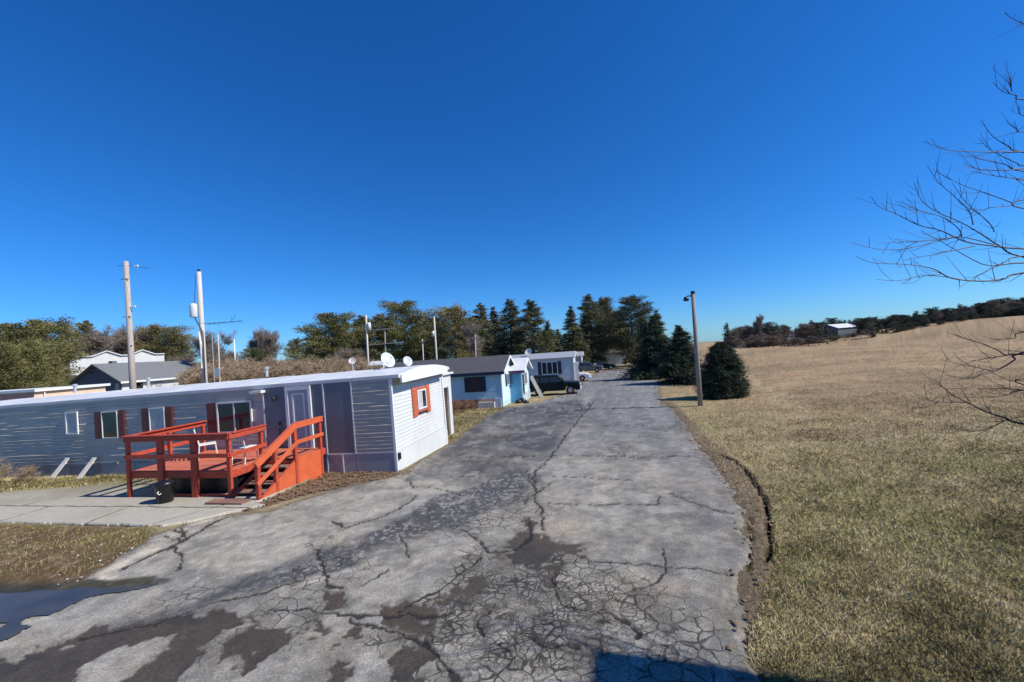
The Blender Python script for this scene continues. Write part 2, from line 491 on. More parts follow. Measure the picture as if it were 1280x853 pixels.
# --- land sheet
q = np.linspace(1 / 2.0, 1 / 420.0, 520)
rows = np.concatenate([[-60, -25, -8, -2, 0.6], 1 / q - 0.0])
gx, gy, gf = fan(rows, np.linspace(-2.3, 2.3, 1000), 3.0, lambda a, b: np.ones(a.shape, bool))
zz = gz(gx, gy)
warp = (fbm(gx * 1.3, gy * 1.3, 4, 2) - .5)
bumpn = fbm(gx * .9, gy * .9, 4, 31) - .5
rsd = poly_sd(road_pg, gx, gy, 60)
offroad = sstep(-.05, .5, rsd)
zz = zz + bumpn * .10 * offroad + (fbm(gx * 5, gy * 5, 3, 33) - .5) * .045 * offroad * (1 - sstep(25, 60, gy))
for TR, dep, wd in ((TRENCH, .15, .042), (TRENCH2, .06, .028)):
    td = line_dist(TR, gx + warp * .14 + (fbm(gx * 6, gy * 6, 3, 35) - .5) * .07, gy, 1)
    zz = zz - dep * (1 - sstep(wd * .45, wd * 1.15, td))
    zz = zz + .012 * (1 - sstep(wd, .45, td)) * (td > wd)
n1 = fbm(gx * .25, gy * .25, 4, 41); n2 = fbm(gx * 1.7, gy * 1.7, 4, 43); n3 = fbm(gx * 7, gy * 7, 3, 45); n0 = fbm(gx * .05, gy * .12, 4, 47)
c = np.tile(np.array([[.345, .27, .14]]), (len(gx), 1))                       # dry lawn
c = mixc(c, sstep(.45, .7, n2) * .6, (.225, .20, .095))                         # greener
c = mixc(c, sstep(.5, .68, fbm((gx * .85 + gy * .53) * .5, (-gx * .53 + gy * .85) * 2.6, 4, 191)) * .45, (.16, .12, .06))
c = mixc(c, sstep(.5, .75, n1) * .5, (.35, .285, .18))
fieldk = sstep(-3, 6, gx - 7.5 - (gy - 16) * .28 + (n1 - .5) * 14) * sstep(13, 20, gy + (n2 - .5) * 5) * (gx > 4)
fc = np.tile(np.array([[.335, .228, .125]]), (len(gx), 1))                      # stubble field
fc = mixc(fc, sstep(.42, .62, n0) * .55, (.24, .17, .085))
fc = mixc(fc, sstep(.55, .75, fbm(gx * .3, gy * 1.1, 4, 53)) * .5, (.42, .31, .165))
fc = mixc(fc, sstep(.35, .2, fbm(gx * .5, gy * 2.0, 4, 55)) * .5, (.17, .125, .055))
fc = mixc(fc, sstep(.5, .68, fbm(gx * .12 + gy * .05, gy * .25, 4, 57)) * .45, (.19, .14, .072))
c = c * (1 - fieldk[:, None]) + fc * fieldk[:, None]
for p, rad in GREEN:
    d = np.hypot(gx - p[0], gy - p[1]) / rad
    c = mixc(c, (1 - sstep(.2, 1.1, d + (n2 - .5) * 1.1)) * .35, (.21, .205, .075))
sd_ = line_dist(STRAW, gx, gy, 3)
c = mixc(c, (1 - sstep(.1, .9, sd_ + (n2 - .5) * 1.2)) * .55 * sstep(.40, .60, fbm(gx * 2.2, gy * 2.2, 4, 59)), (.47, .38, .23))
c = mixc(c, (1 - sstep(-.05, .14, poly_sd(DIRT_R, gx + warp * .25, gy + warp * .25))) * .85, (.16, .115, .075))
c = mixc(c, (1 - sstep(0, .22, rsd)) * .7, (.13, .10, .07))
zz = zz + (fbm(gx * 14, gy * 14, 2, 37) - .5) * .03 * (1 - sstep(-.05, .1, poly_sd(DIRT_R, gx, gy)))
left = (gx < -1)
lx, ly = w2loc(gx, gy)
bp_ = poly_sd(BROWN_L, gx + warp * .3, gy + warp * .3)
c = mixc(c, (1 - sstep(-.1, .2, bp_)), (.135, .085, .042))
c = mixc(c, (1 - sstep(-.1, .2, bp_)) * sstep(.48, .66, fbm(gx * .7, gy * .9, 4, 61)) * .8, (.15, .13, .04))
c = mixc(c, (1 - sstep(-.1, .2, bp_)) * sstep(.62, .7, n3) * .6, (.26, .19, .12))
c = mixc(c, (1 - sstep(-.05, .2, poly_sd(LEAFY, gx + warp * .3, gy + warp * .3))) * .95, (.125, .082, .05))
c = mixc(c, (1 - sstep(-.05, .2, poly_sd(LEAFY, gx, gy))) * sstep(.56, .66, n3) * .7, (.26, .17, .11))
swd = poly_sd(SWALE, gx + warp * .3, gy + warp * .2)
swk = 1 - sstep(-.12, .12, swd)
c = mixc(c, swk, (.052, .046, .028))
zz = zz - swk * .05
strip = (lx > -4) & (lx < 3.2) & (ly > 4.1) & (ly < 17) & (rsd > 0)
c = mixc(c, strip * .8, (.155, .125, .055)); c = mixc(c, strip * sstep(.45, .6, n2) * .7, (.11, .10, .035))
c = mixc(c, left * (ly > 1) * (ly < 100) * (1 - strip) * .6, (.17, .14, .08))
c = c * (1 + (n3 - .5) * .5)[:, None]
tw_ = warp * .14 + (fbm(gx * 6, gy * 6, 3, 35) - .5) * .07
td = np.minimum(line_dist(TRENCH, gx + tw_, gy, 1), line_dist(TRENCH2, gx + tw_, gy, 1) + .02)
c = mixc(c, 1 - sstep(.025, .08, td), (.03, .022, .016))
land = np_mesh('ground', np.c_[gx, gy, zz], gf, M['land'], attrs={'col': np.clip(c, 0, 1), 'rough': np.where(swk > .5, .55, .95)}, smooth=True)
tag(land, kind='structure')

# --- road sheet: old asphalt
q = np.linspace(1 / 1.3, 1 / 95.0, 900)
rx, ry, rf = fan(1 / q, np.linspace(-2.1, 1.05, 1350), 0.0, lambda a, b: road_mask(a, b) < 0)
w1 = fbm(rx * 1.6, ry * 1.6, 5, 3) - .5; w2 = fbm(rx * 1.6, ry * 1.6, 5, 7) - .5
w3 = fbm(rx * 8, ry * 8, 3, 8) - .5; w4 = fbm(rx * 8, ry * 8, 3, 18) - .5
ux = rx + w1 * .55 + w3 * .12; uy = ry + w2 * .55 + w4 * .12
kx = rx + w1 * .22 + w3 * .12; ky = ry + w2 * .22 + w4 * .12
rc = np.tile(np.array([[.325, .295, .242]]), (len(rx), 1))
big = fbm(rx * .35, ry * .22, 4, 71); med = fbm(rx * 1.1, ry * .8, 5, 73); fin = fbm(rx * 6, ry * 6, 4, 75)
rc = mixc(rc, sstep(.42, .68, big) * .55, (.165, .165, .165))
rc = mixc(rc, sstep(.5, .7, med) * .55, (.17, .165, .155))
rc = mixc(rc, sstep(.52, .7, fbm(rx * .8, ry * .8, 4, 79)) * .45, (.32, .30, .265))
rc = mixc(rc, sstep(14, 24, ry + (big - .5) * 16) * .75, (.168, .170, .172))
rc = mixc(rc, sstep(24, 45, ry) * sstep(.4, .6, fbm(rx * .3, ry * .5, 3, 81)) * .6, (.23, .23, .225))
trk = fbm(rx * 1.3 - ry * .28, ry * .06, 4, 83)
rc = mixc(rc, sstep(.5, .72, trk) * .4 * (ry > 7), (.14, .142, .146)); rc = mixc(rc, sstep(.45, .25, trk) * .35 * (ry > 7), (.30, .29, .27))
# light, worn driveway
DRIVE = P2([(135, 727), (170, 690), (210, 665), (270, 645), (340, 632), (450, 612), (500, 598), (545, 603), (560, 612), (470, 655), (390, 690), (240, 715)])
dk = 1 - sstep(-.2, .3, poly_sd(DRIVE, ux, uy))
DK_ = dk
# dark newer asphalt on the left side and dark smears
DARKP = [P2([(502, 600), (560, 558), (600, 525), (640, 511), (690, 503), (725, 500), (735, 512), (690, 560), (672, 590), (600, 606), (560, 612)]),
         P2([(330, 722), (395, 700), (470, 664), (540, 632), (600, 605), (660, 592), (670, 602), (640, 632), (560, 664), (490, 686), (420, 716), (350, 735), (300, 745)]),
         P2([(137, 787), (220, 768), (265, 750), (312, 725), (360, 710), (400, 697), (400, 712), (312, 738), (250, 762), (188, 783)]),
         P2([(560, 745), (700, 700), (800, 640), (880, 600), (900, 640), (840, 720), (760, 770), (650, 800)])]
for pg_, a_ in zip(DARKP, (.72, 1.25, 1.3, .25)):
    k = 1 - sstep(-.22, .22, poly_sd(pg_, ux, uy))
    rc = mixc(rc, np.clip(k * a_ * (.75 + .6 * sstep(.35, .65, med)), 0, 1), (.070, .071, .075))
# gravel crumbs in the dark band
k = 1 - sstep(-.3, .4, poly_sd(DARKP[1], ux, uy))
rc = mixc(rc, k * sstep(.60, .68, fbm(rx * 16, ry * 16, 2, 91)) * .7, (.34, .31, .27))
kd_ = np.zeros(len(rx))
for pg_ in DARKP[1:3]:
    kd_ = np.maximum(kd_, 1 - sstep(-.22, .22, poly_sd(pg_, ux, uy)))
DK_ = DK_ * (1 - kd_)
rc = mixc(rc, DK_ * .75, (.375, .34, .275)); rc = mixc(rc, DK_ * sstep(.5, .65, med) * .4, (.25, .235, .20))
# rusty-sand stain
for (px_, py_, rr) in ((700, 665, .6), (800, 745, .7), (430, 680, .5), (655, 700, .5), (880, 610, .6)):
    p = at(px_, py_); d = np.hypot(rx - p[0], ry - p[1]) / rr
    rc = mixc(rc, (1 - sstep(.2, 1.2, d + w1 * 2)) * .5, (.36, .29, .21))
SLABS = [P2([(108, 727), (148, 697), (174, 692), (172, 708), (142, 731)]), P2([(152, 701), (184, 679), (213, 668), (212, 690), (178, 704)]), P2([(192, 680), (212, 663), (242, 655), (250, 668), (217, 686)]), P2([(220, 660), (244, 648), (300, 640), (330, 636), (268, 656), (248, 664)])]
for pg_ in SLABS:
    rc = mixc(rc, (1 - sstep(-.08, -.03, poly_sd(pg_, kx, ky))) * .9, (.52, .46, .36))
SW2 = P2([(-400, 752), (-300, 722), (0, 722), (62, 722), (137, 729), (200, 723), (222, 727), (215, 733), (175, 741), (119, 750), (56, 749), (0, 748)])
rc = mixc(rc, 1 - sstep(-.06, .06, poly_sd(SW2, rx + w1 * .3 + w3 * .1, ry + w2 * .3)), (.052, .047, .030))
# silt filled hollows
Z1 = dict(ox=0, oy=600, sc=3.2); Z2 = dict(ox=350, oy=560, sc=2.9125)
MUD = [P2([(0, 700), (130, 684), (250, 660), (340, 590), (430, 600), (560, 575), (700, 562), (820, 556), (1010, 545), (990, 580), (870, 630), (790, 720), (700, 830), (640, 900), (480, 900), (520, 800), (640, 700), (700, 625), (560, 650), (400, 710), (330, 770), (240, 850), (0, 860), (-300, 880), (-300, 740)], **Z1),
       P2([(1000, 545), (1240, 540), (1250, 560), (1180, 620), (1100, 700), (1040, 760), (980, 790), (950, 770), (990, 720), (960, 700), (890, 730), (920, 660), (1060, 590), (1000, 560)], **Z1),
       P2([(1200, 650), (1275, 560), (1300, 650), (1230, 675)], **Z1),
       P2([(340, 590), (500, 580), (600, 612), (560, 680), (480, 690), (380, 640)], **Z2),
       P2([(165, 520), (230, 530), (250, 580), (175, 590)], **Z2),
       P2([(90, 700), (130, 620), (205, 680), (110, 730)], **Z2),
       P2([(200, 720), (300, 630), (345, 690), (250, 770), (210, 900), (110, 900)], **Z2),
       P2([(400, 745), (540, 710), (560, 800), (520, 880), (390, 880)], **Z2),
       P2([(820, 350), (900, 300), (990, 352), (1125, 362), (1120, 408), (1000, 392), (960, 430), (1020, 440), (1005, 520), (980, 530), (940, 450), (840, 425), (770, 385)], **Z2),
       P2([(880, 265), (935, 270), (930, 300), (890, 295)], **Z2),
       P2([(1150, 640), (1210, 650), (1190, 670), (1150, 665)], **Z2),
       P2([(690, 480), (760, 470), (740, 540), (650, 560), (590, 600), (560, 590)], **Z2)]
mud = np.zeros(len(rx)); damp = np.zeros(len(rx))
for i, pg_ in enumerate(MUD):
    s_ = poly_sd(pg_, rx + w1 * (.5 if i < 3 else .3) + w3 * .26, ry + w2 * (.5 if i < 3 else .3) + w4 * .26)
    mud = np.maximum(mud, 1 - sstep(-.035, .02, s_)); damp = np.maximum(damp, 1 - sstep(-.02, .16, s_ + w3 * .2))
rc = mixc(rc, damp * .42, (.125, .112, .092))
isl = sstep(.60, .635, fbm(rx * 1.5 + 3, ry * 2.6, 4, 97))
mud = mud * (1 - isl)
mudc = np.tile(np.array([[.074, .060, .046]]), (len(rx), 1))
mudc = mixc(mudc, sstep(.4, .7, fbm(rx * .9, ry * .9, 4, 99)) * .6, (.092, .068, .046))
mudc = mixc(mudc, sstep(.55, .75, fbm(rx * 2.2, ry * 2.2, 4, 101)) * .6, (.045, .042, .038))
# long cracks and dark lines
DARK_LINES = [([(340, 766), (375, 764), (400, 767), (440, 770), (470, 773), (520, 773), (562, 775)], .020),
      ([(575, 663), (600, 680), (612, 693), (640, 690), (665, 672), (660, 650), (650, 655)], .022),
      ([(660, 590), (668, 615), (675, 640), (680, 665)], .022), ([(690, 605), (668, 620), (655, 632)], .016),
      ([(684, 630), (756, 634), (822, 633), (825, 622)], .014), ([(839, 620), (856, 625), (870, 632), (895, 640), (918, 645)], .018),
      ([(736, 702), (800, 708), (824, 711), (870, 715), (911, 722)], .013), ([(828, 687), (829, 715), (815, 735), (794, 742)], .012),
      ([(398, 690), (405, 720), (412, 735), (430, 735)], .018), ([(498, 672), (510, 700)], .012), ([(452, 733), (480, 716)], .012),
      ([(415, 655), (432, 662), (470, 650), (495, 640), (520, 622)], .020), ([(508, 600), (520, 610), (545, 612), (580, 622)], .018),
      ([(212, 640), (230, 662), (222, 690), (228, 715)], .020), ([(150, 716), (180, 700), (218, 686), (246, 668), (275, 652), (330, 636)], .04), ([(210, 660), (232, 672), (216, 677), (205, 672)], .02),
      ([(570, 573), (640, 572), (730, 571), (800, 573), (868, 572)], .022), ([(560, 597), (620, 598), (690, 597), (790, 603)], .014),
      ([(640, 511), (700, 511), (760, 511), (835, 510)], .035), ([(720, 534), (790, 533), (845, 535)], .02),  # first entry: dark line straight across the road
      ([(742, 503), (716, 535), (700, 556), (686, 574), (665, 600)], .026), ([(735, 504), (738, 512)], .05),
      ([(600, 700), (560, 735), (520, 760), (500, 768)], .016), ([(440, 775), (520, 800), (560, 845), (580, 880)], .018), ([(690, 720), (700, 760), (760, 770), (800, 800)], .016),
      ([(650, 800), (690, 815), (720, 812)], .014), ([(100, 800), (190, 783), (260, 760), (330, 745), (375, 728)], .02), ([(620, 760), (600, 790), (640, 830)], .014)]
dark_ln = np.zeros(len(rx))
for pl_, wd in DARK_LINES:
    d = line_dist(P2(pl_), kx, ky, 1)
    ww = wd * (.6 + 1.1 * sstep(.3, .7, fin))
    dark_ln = np.maximum(dark_ln, 1 - sstep(ww * .6, ww * 1.3 + .006, d))
    rc = mixc(rc, (1 - sstep(.02, .22, d + w3 * .2)) * .35, (.15, .14, .125))
ALL = [(P2([(510, 775), (560, 700), (625, 676), (690, 700), (750, 745), (770, 800), (740, 870), (560, 880), (480, 800)]), 1.0),
       (P2([(600, 700), (700, 690), (800, 730), (915, 770), (925, 870), (600, 880)]), .80),
       (P2([(490, 660), (560, 640), (640, 615), (680, 590), (700, 640), (620, 680), (540, 690)]), .4),
       (P2([(130, 800), (200, 735), (330, 720), (360, 745), (250, 770)]), .45)]
al = np.zeros(len(rx))
for pg_, a_ in ALL:
    al = np.maximum(al, a_ * (1 - sstep(-.7, .45, poly_sd(pg_, ux, uy, 2) + (med - .5) * 1.2)))
al = np.maximum(al, .42 * sstep(.52, .70, fbm(rx * .45, ry * .45, 4, 111)) * (ry < 22))
al = al * (1 - mud)
edge = road_mask(rx, ry)
rc = mixc(rc, sstep(-.45, -.02, edge + w1 * .5) * .55, (.15, .125, .095))
rc = rc * (1 + (fin - .5) * .75)[:, None]
rc = mixc(rc, sstep(.57, .70, fbm(rx * 3.1, ry * 3.1, 5, 77)) * .4, (.36, .34, .305)); rc = mixc(rc, sstep(.44, .30, fbm(rx * 2.6, ry * 2.6, 5, 78)) * .45, (.115, .115, .112))
rc = mixc(rc, al * (.15 + .75 * sstep(.46, .66, fbm(rx * 1.4, ry * 1.4, 4, 117))), (.125, .11, .09))
rc = rc * (1 - mud[:, None]) + mudc * mud[:, None]
rc = mixc(rc, dark_ln * .92, (.026, .023, .02))
rz_ = gz(rx, ry) + .035 - .012 * mud - .012 * dark_ln + (fbm(rx * .8, ry * .8, 3, 121) - .5) * .03 - .03 * sstep(-.12, 0, edge)
road = np_mesh('road', np.c_[rx, ry, rz_], rf, M['road'], attrs={'col': np.clip(rc, 0, 1), 'rough': .92 - mud * .30, 'allig': al}, smooth=True)
tag(road, kind='structure')

# --- puddle
PUD = P2([(-260, 752), (0, 743), (60, 741), (120, 742), (175, 738), (214, 733), (196, 741), (150, 747), (105, 754), (78, 766), (60, 775), (40, 788), (22, 800), (0, 806), (-260, 840)])
qx, qy = np.meshgrid(np.linspace(-14, -4.5, 240), np.linspace(3.5, 8.2, 160), indexing='ij')
e = poly_sd(PUD, qx + (fbm(qx * 1.6, qy * 1.6, 4, 3) - .5) * .5, qy + (fbm(qx * 1.6, qy * 1.6, 4, 7) - .5) * .4)
holes = fbm(qx * .9, qy * 1.8, 3, 131) > .64
kk = (e < 0) & ~holes
idx = np.arange(qx.size).reshape(qx.shape)
qq = np.stack([idx[:-1, :-1], idx[1:, :-1], idx[1:, 1:], idx[:-1, 1:]], -1)
qq = qq[kk[:-1, :-1] & kk[1:, :-1] & kk[1:, 1:] & kk[:-1, 1:]]
used = np.unique(qq); rm = np.full(qx.size, -1); rm[used] = np.arange(len(used))
pz = gz(qx, qy).ravel()[used] + .050
tag(np_mesh('puddle', np.c_[qx.ravel()[used], qy.ravel()[used], pz], rm[qq], M['water']), kind='structure')

# --- concrete walk and pad in front of the grey trailer
sx, sy = np.meshgrid(np.linspace(-19, -1.9, 560), np.linspace(-4.42, -.6, 200), indexing='ij')
bl = fbm(sx * 1.2, sy * 1.2, 4, 141)
keep = (sy > -4.36 + (fbm(sx * 1.5, sy * 0, 3, 143) - .5) * .12)
keep &= ~((sx > -2.36 + (bl - .5) * .2) & (sy > -2.95 + (bl - .5) * .3))
keep &= (sx < -3.2 + (sy + 4.3) * 1.05 + (bl - .5) * .5)
keep &= (sy < -.75 - np.clip((-sx - 8.5) * .30, 0, 1.6) + (bl - .5) * .9)
wxy = np.array(C1)[None, None, :2] + sx[..., None] * XL[None, None, :2] + sy[..., None] * YL[None, None, :2]
sz = gz(wxy[..., 0], wxy[..., 1]) + .06 + (bl - .5) * .012
sc_ = np.tile(np.array([[.395, .365, .300]]), (sx.size, 1)); fx, fy = sx.ravel(), sy.ravel()
sc_ = mixc(sc_, sstep(.45, .7, fbm(fx * .8, fy * 1.2, 4, 145)) * .6, (.30, .275, .215))
sc_ = mixc(sc_, sstep(-2.9, -1.2, fy + (fbm(fx, fy, 4, 147) - .5) * 1.4) * .75, (.235, .205, .125))
sc_ = mixc(sc_, sstep(-1.9, -1.1, fy + (fbm(fx, fy, 4, 149) - .5) * 1.0) * .6, (.17, .15, .065))
sc_ = mixc(sc_, (fy < -3.26) * .35, (.45, .42, .345))
jw = (fbm(fx * 3, fy * 3, 3, 151) - .5) * .09
for jd in (np.abs(fy + 3.26 + jw), np.where(fy < -3.2, np.abs(fx + 8.45 + (fy + 4.3) * .12 + jw), 9), np.where(fy < -3.2, np.abs(fx + 5.62 + (fy + 4.3) * .26 + jw), 9), np.where(fy < -3.2, np.abs(fx + 11.4 + jw), 9), np.where(fy < -3.2, np.abs(fx + 14.2 + jw), 9), np.where(fy > -3.3, np.abs(fx + 9.6 + jw * 2 - (fy + 3) * .2), 9), np.where(fy < -2.6, np.abs(fx + 3.6 - (fy + 4) * .5 + jw * 2), 9)):
    sc_ = mixc(sc_, 1 - sstep(.012, .045, jd), (.075, .062, .045))
    sz = sz - (.015 * (1 - sstep(.01, .05, jd))).reshape(sz.shape)
ox_ = sx.shape
idx = np.arange(sx.size).reshape(ox_)
qq = np.stack([idx[:-1, :-1], idx[1:, :-1], idx[1:, 1:], idx[:-1, 1:]], -1)
qq = qq[keep[:-1, :-1] & keep[1:, :-1] & keep[1:, 1:] & keep[:-1, 1:]]
used = np.unique(qq); rm = np.full(sx.size, -1); rm[used] = np.arange(len(used))
pad = np_mesh('concrete_path', np.c_[wxy.reshape(-1, 2), sz.ravel()][used], rm[qq], M['slab'], attrs={'col': sc_[used], 'rough': np.full(len(used), .9)}, smooth=True)
tag(pad, kind='structure')
so = pad.modifiers.new('Thickness', 'SOLIDIFY'); so.thickness = .1; so.offset = -1


# --- dry grass blades
def grass(name, n, region, size, lo=0.0, hi=1.0, lay=1.15, mt='grass'):
    x, y, keepk, sc = region(n)
    x, y, sc = x[keepk], y[keepk], sc[keepk]
    k = len(x)
    a = RNG.uniform(0, 2 * np.pi, k); ln = size * sc * RNG.uniform(.5, 1.4, k); w = .0035 * sc * RNG.uniform(.7, 1.6, k)
    tilt = np.clip(RNG.normal(lay, .28, k), .0, 1.45)
    dx, dy = np.cos(a) * np.sin(tilt), np.sin(a) * np.sin(tilt); dz = np.cos(tilt)
    z0 = gz(x, y) + (fbm(x * .9, y * .9, 4, 31) - .5) * .10 + (fbm(x * 5, y * 5, 3, 33) - .5) * .045
    px, py = -np.sin(a) * w, np.cos(a) * w
    v = np.zeros((k, 4, 3), np.float32)
    v[:, 0] = np.c_[x - px, y - py, z0 - .005]; v[:, 1] = np.c_[x + px, y + py, z0 - .005]
    v[:, 2] = np.c_[x + dx * ln * .6 + px * .7, y + dy * ln * .6 + py * .7, z0 + dz * ln * .7]
    v[:, 3] = np.c_[x + dx * ln, y + dy * ln, z0 + dz * ln * .9 + .004]
    f = np.arange(k)[:, None] * 4 + np.array([[0, 1, 2, 3]])
    g = fbm(x * .5, y * .5, 3, 161)
    t = np.clip(RNG.normal(.44, .17, k) + (fbm(x * 1.1, y * 1.1, 4, 163) - .5) * .9 + (fbm(x * 4.5, y * 4.5, 3, 167) - .5) * .5, max(lo, 0), min(hi, .85))
    uu, vv = x * .85 + y * .53, -x * .53 + y * .85
    t = np.clip(t + (fbm(uu * .5, vv * 2.6, 4, 191) - .5) * .75, max(lo, 0), min(hi, .85))
    gr = np.zeros(k)
    for p, rad in GREEN:
        gr = np.maximum(gr, 1 - sstep(.2, 1.2, np.hypot(x - p[0], y - p[1]) / rad))
    t = np.where(RNG.random(k) < gr * .30 + .04 + .10 * sstep(.5, .7, g), RNG.uniform(.88, 1, k), t)
    o = np_mesh(name, v.reshape(-1, 3), f, M[mt], attrs={'tint': np.repeat(t, 4)})
    return tag(o, kind='stuff')


def lawn_region(n):
    y = 1 / RNG.uniform(1 / 30.0, 1 / 3.0, n)
    x = RNG.uniform(.1, 1.55, n) * y
    e = road_mask(x, y)
    d = np.minimum(poly_sd(DIRT_R, x, y), 9)
    td = line_dist(TRENCH, x, y, .5)
    k = (e > .02) & (td > .055) & ~((d < .0) & (RNG.random(n) < .72)) & (RNG.random(n) < .35 + .9 * fbm(x * 2, y * 2, 3, 171)) & (RNG.random(n) > sstep(9, 27, y + (fbm(x * .3, y * .3, 3, 175) - .5) * 12))
    return x, y, k, .75 + np.clip(y, 0, 30) * .085


def field_region(n):
    y = 1 / RNG.uniform(1 / 112.0, 1 / 13.0, n)
    x = RNG.uniform(.22, 1.5, n) * y
    k = (road_mask(x, y) > 1.0) & (x > 6) & (RNG.random(n) < .12 + 1.0 * sstep(.38, .62, fbm(x * .8, y * .8, 4, 177)))
    k &= RNG.random(n) > sstep(60, 112, y)
    return x, y, k, 1.0 + y * .038


def left_region(n):
    y = RNG.uniform(5.4, 10.3, n); x = RNG.uniform(-16, -4.2, n)
    k = (poly_sd(BROWN_L, x, y) < .05) & (poly_sd(SWALE, x, y) > .12) & (RNG.random(n) < fbm(x * 2, y * 2, 3, 173) * 1.1)
    return x, y, k, np.full(n, 1.1)


def strip_region(n):
    a = RNG.uniform(-3.5, 2.6, n); b = RNG.uniform(4.4, 16.5, n)
    p = C1[None, :2] + a[:, None] * XL[None, :2] + b[:, None] * YL[None, :2]
    k = road_mask(p[:, 0], p[:, 1]) > .05
    return p[:, 0], p[:, 1], k, np.full(n, 2.2)


grass('lawn_grass', 520000, lawn_region, .055)
grass('field_stubble', 260000, field_region, .05, .1, .85, 1.25, 'stubble')
grass('patch_grass', 60000, left_region, .05, 0, .45)
grass('verge_grass', 16000, strip_region, .055)


def wall_region(n):
    a = RNG.uniform(-16.5, -7.6, n); b = -.1 - np.abs(RNG.normal(0, .42, n)) - RNG.random(n) * np.clip((-a - 8.5) * .28, 0, 1.6)
    p = C1[None, :2] + a[:, None] * XL[None, :2] + b[:, None] * YL[None, :2]
    return p[:, 0], p[:, 1], np.ones(n, bool), np.full(n, 1.9)


grass('wall_foot_grass', 22000, wall_region, .055, .1, .8, .6)

# fallen leaves and road crumbs
def scatter(name, m, n, sample, size, zoff=.04, thick=.3):
    x, y = sample(n)
    k = len(x); s_ = size * RNG.uniform(.5, 1.5, k); a = RNG.uniform(0, 6.28, k)
    base = np.array([[-1, -.6, 0], [.9, -.8, .0], [1, .7, .0], [-.7, .9, 0], [-.6, -.4, thick], [.5, -.5, thick * 1.1], [.6, .4, thick], [-.5, .5, thick * .9]])
    ca, sa = np.cos(a), np.sin(a)
    v = np.zeros((k, 8, 3))
    jit = RNG.normal(0, .12, (k, 8, 3))
    b = base[None] + jit
    v[..., 0] = x[:, None] + (b[..., 0] * ca[:, None] - b[..., 1] * sa[:, None]) * s_[:, None]
    v[..., 1] = y[:, None] + (b[..., 0] * sa[:, None] + b[..., 1] * ca[:, None]) * s_[:, None]
    v[..., 2] = (gz(x, y) + zoff)[:, None] + b[..., 2] * s_[:, None]
    fq = np.array([[4, 5, 6, 7], [0, 1, 5, 4], [1, 2, 6, 5], [2, 3, 7, 6], [3, 0, 4, 7]])
    f = (np.arange(k)[:, None, None] * 8 + fq[None]).reshape(-1, 4)
    return tag(np_mesh(name, v.reshape(-1, 3), f, m), kind='stuff')


def in_poly(pg, m=.1):
    def f(n):
        lo, hi = pg.min(0) - m, pg.max(0) + m
        x = RNG.uniform(lo[0], hi[0], n * 3); y = RNG.uniform(lo[1], hi[1], n * 3)
        k = (poly_sd(pg, x, y) < m) & (RNG.random(n * 3) < fbm(x * 2, y * 2, 3, 181) * 1.2)
        return x[k][:n], y[k][:n]
    return f


CRUMB = P2([(60, 735), (130, 727), (175, 690), (205, 665), (150, 680), (70, 715)])
scatter('gravel_crumbs', M['stone'], 45, in_poly(CRUMB, .45), .013, .02, .7)
LEAFM = mat('fallen_leaves', (.19, .125, .075), .8, .4, 40)
scatter('fallen_leaves', LEAFM, 1500, in_poly(LEAFY, .15), .025, .04, .12)
scatter('kerb_leaves', LEAFM, 2600, in_poly(DIRT_R, .12), .024, .055, .15)

# ------------------------------------------------------------------ houses
def onface(face):
    if face == 'front':
        return lambda u, o, z: (u, -o, z)
    if face == 'end':
        return lambda u, o, z: (o, u, z)
    return lambda u, o, z: face(u, o, z)


def fbox(mb, fn, u0, u1, o0, o1, z0, z1):
    p = [fn(u, o, z) for z in (z0, z1) for (u, o) in ((u0, o0), (u1, o0), (u1, o1), (u0, o1))]
    return mb.add(p, [(0, 3, 2, 1), (4, 5, 6, 7), (0, 1, 5, 4), (1, 2, 6, 5), (2, 3, 7, 6), (3, 0, 4, 7)])


def clap(mb, fn, u0, u1, z0, z1, base=.0, board=.115, dep=.013, wav=.004, step=.5, lip=None):
    """lapped boards; where lip is given the rolled bottom edge flares out unevenly, as on old dented siding"""
    nu = max(2, int((u1 - u0) / step) + 1); us = np.linspace(u0, u1, nu)
    nb = max(1, int(round((z1 - z0) / board))); h = (z1 - z0) / nb
    rows = []
    for b in range(nb):
        za = z0 + b * h; zb = za + h
        fl = np.zeros(nu)
        if lip is not None:
            f_ = fbm(us * .38 + b * 7.3, us * 0 + b * 3.1, 3, 201)
            fl = np.array([lip(u) for u in us]) * np.where((us > -1.5) | (us < -12.2), sstep(.30, .44, f_), sstep(.42, .56, f_))
        rows.append([fn(u, base + dep * .7 + random.gauss(0, wav) + fl[k], za) for k, u in enumerate(us)])
        if lip is not None:
            rows.append([fn(u, base + dep * .6 + random.gauss(0, wav * .4), za + .030) for u in us])
        rows.append([fn(u, base + random.gauss(0, wav * .5), zb) for u in us])
    vs = [p for r_ in rows for p in r_]; fs = []
    for i in range(len(rows) - 1):
        for j in range(nu - 1):
            fs.append((i * nu + j, i * nu + j + 1, (i + 1) * nu + j + 1, (i + 1) * nu + j))
    mb.add(vs, fs)


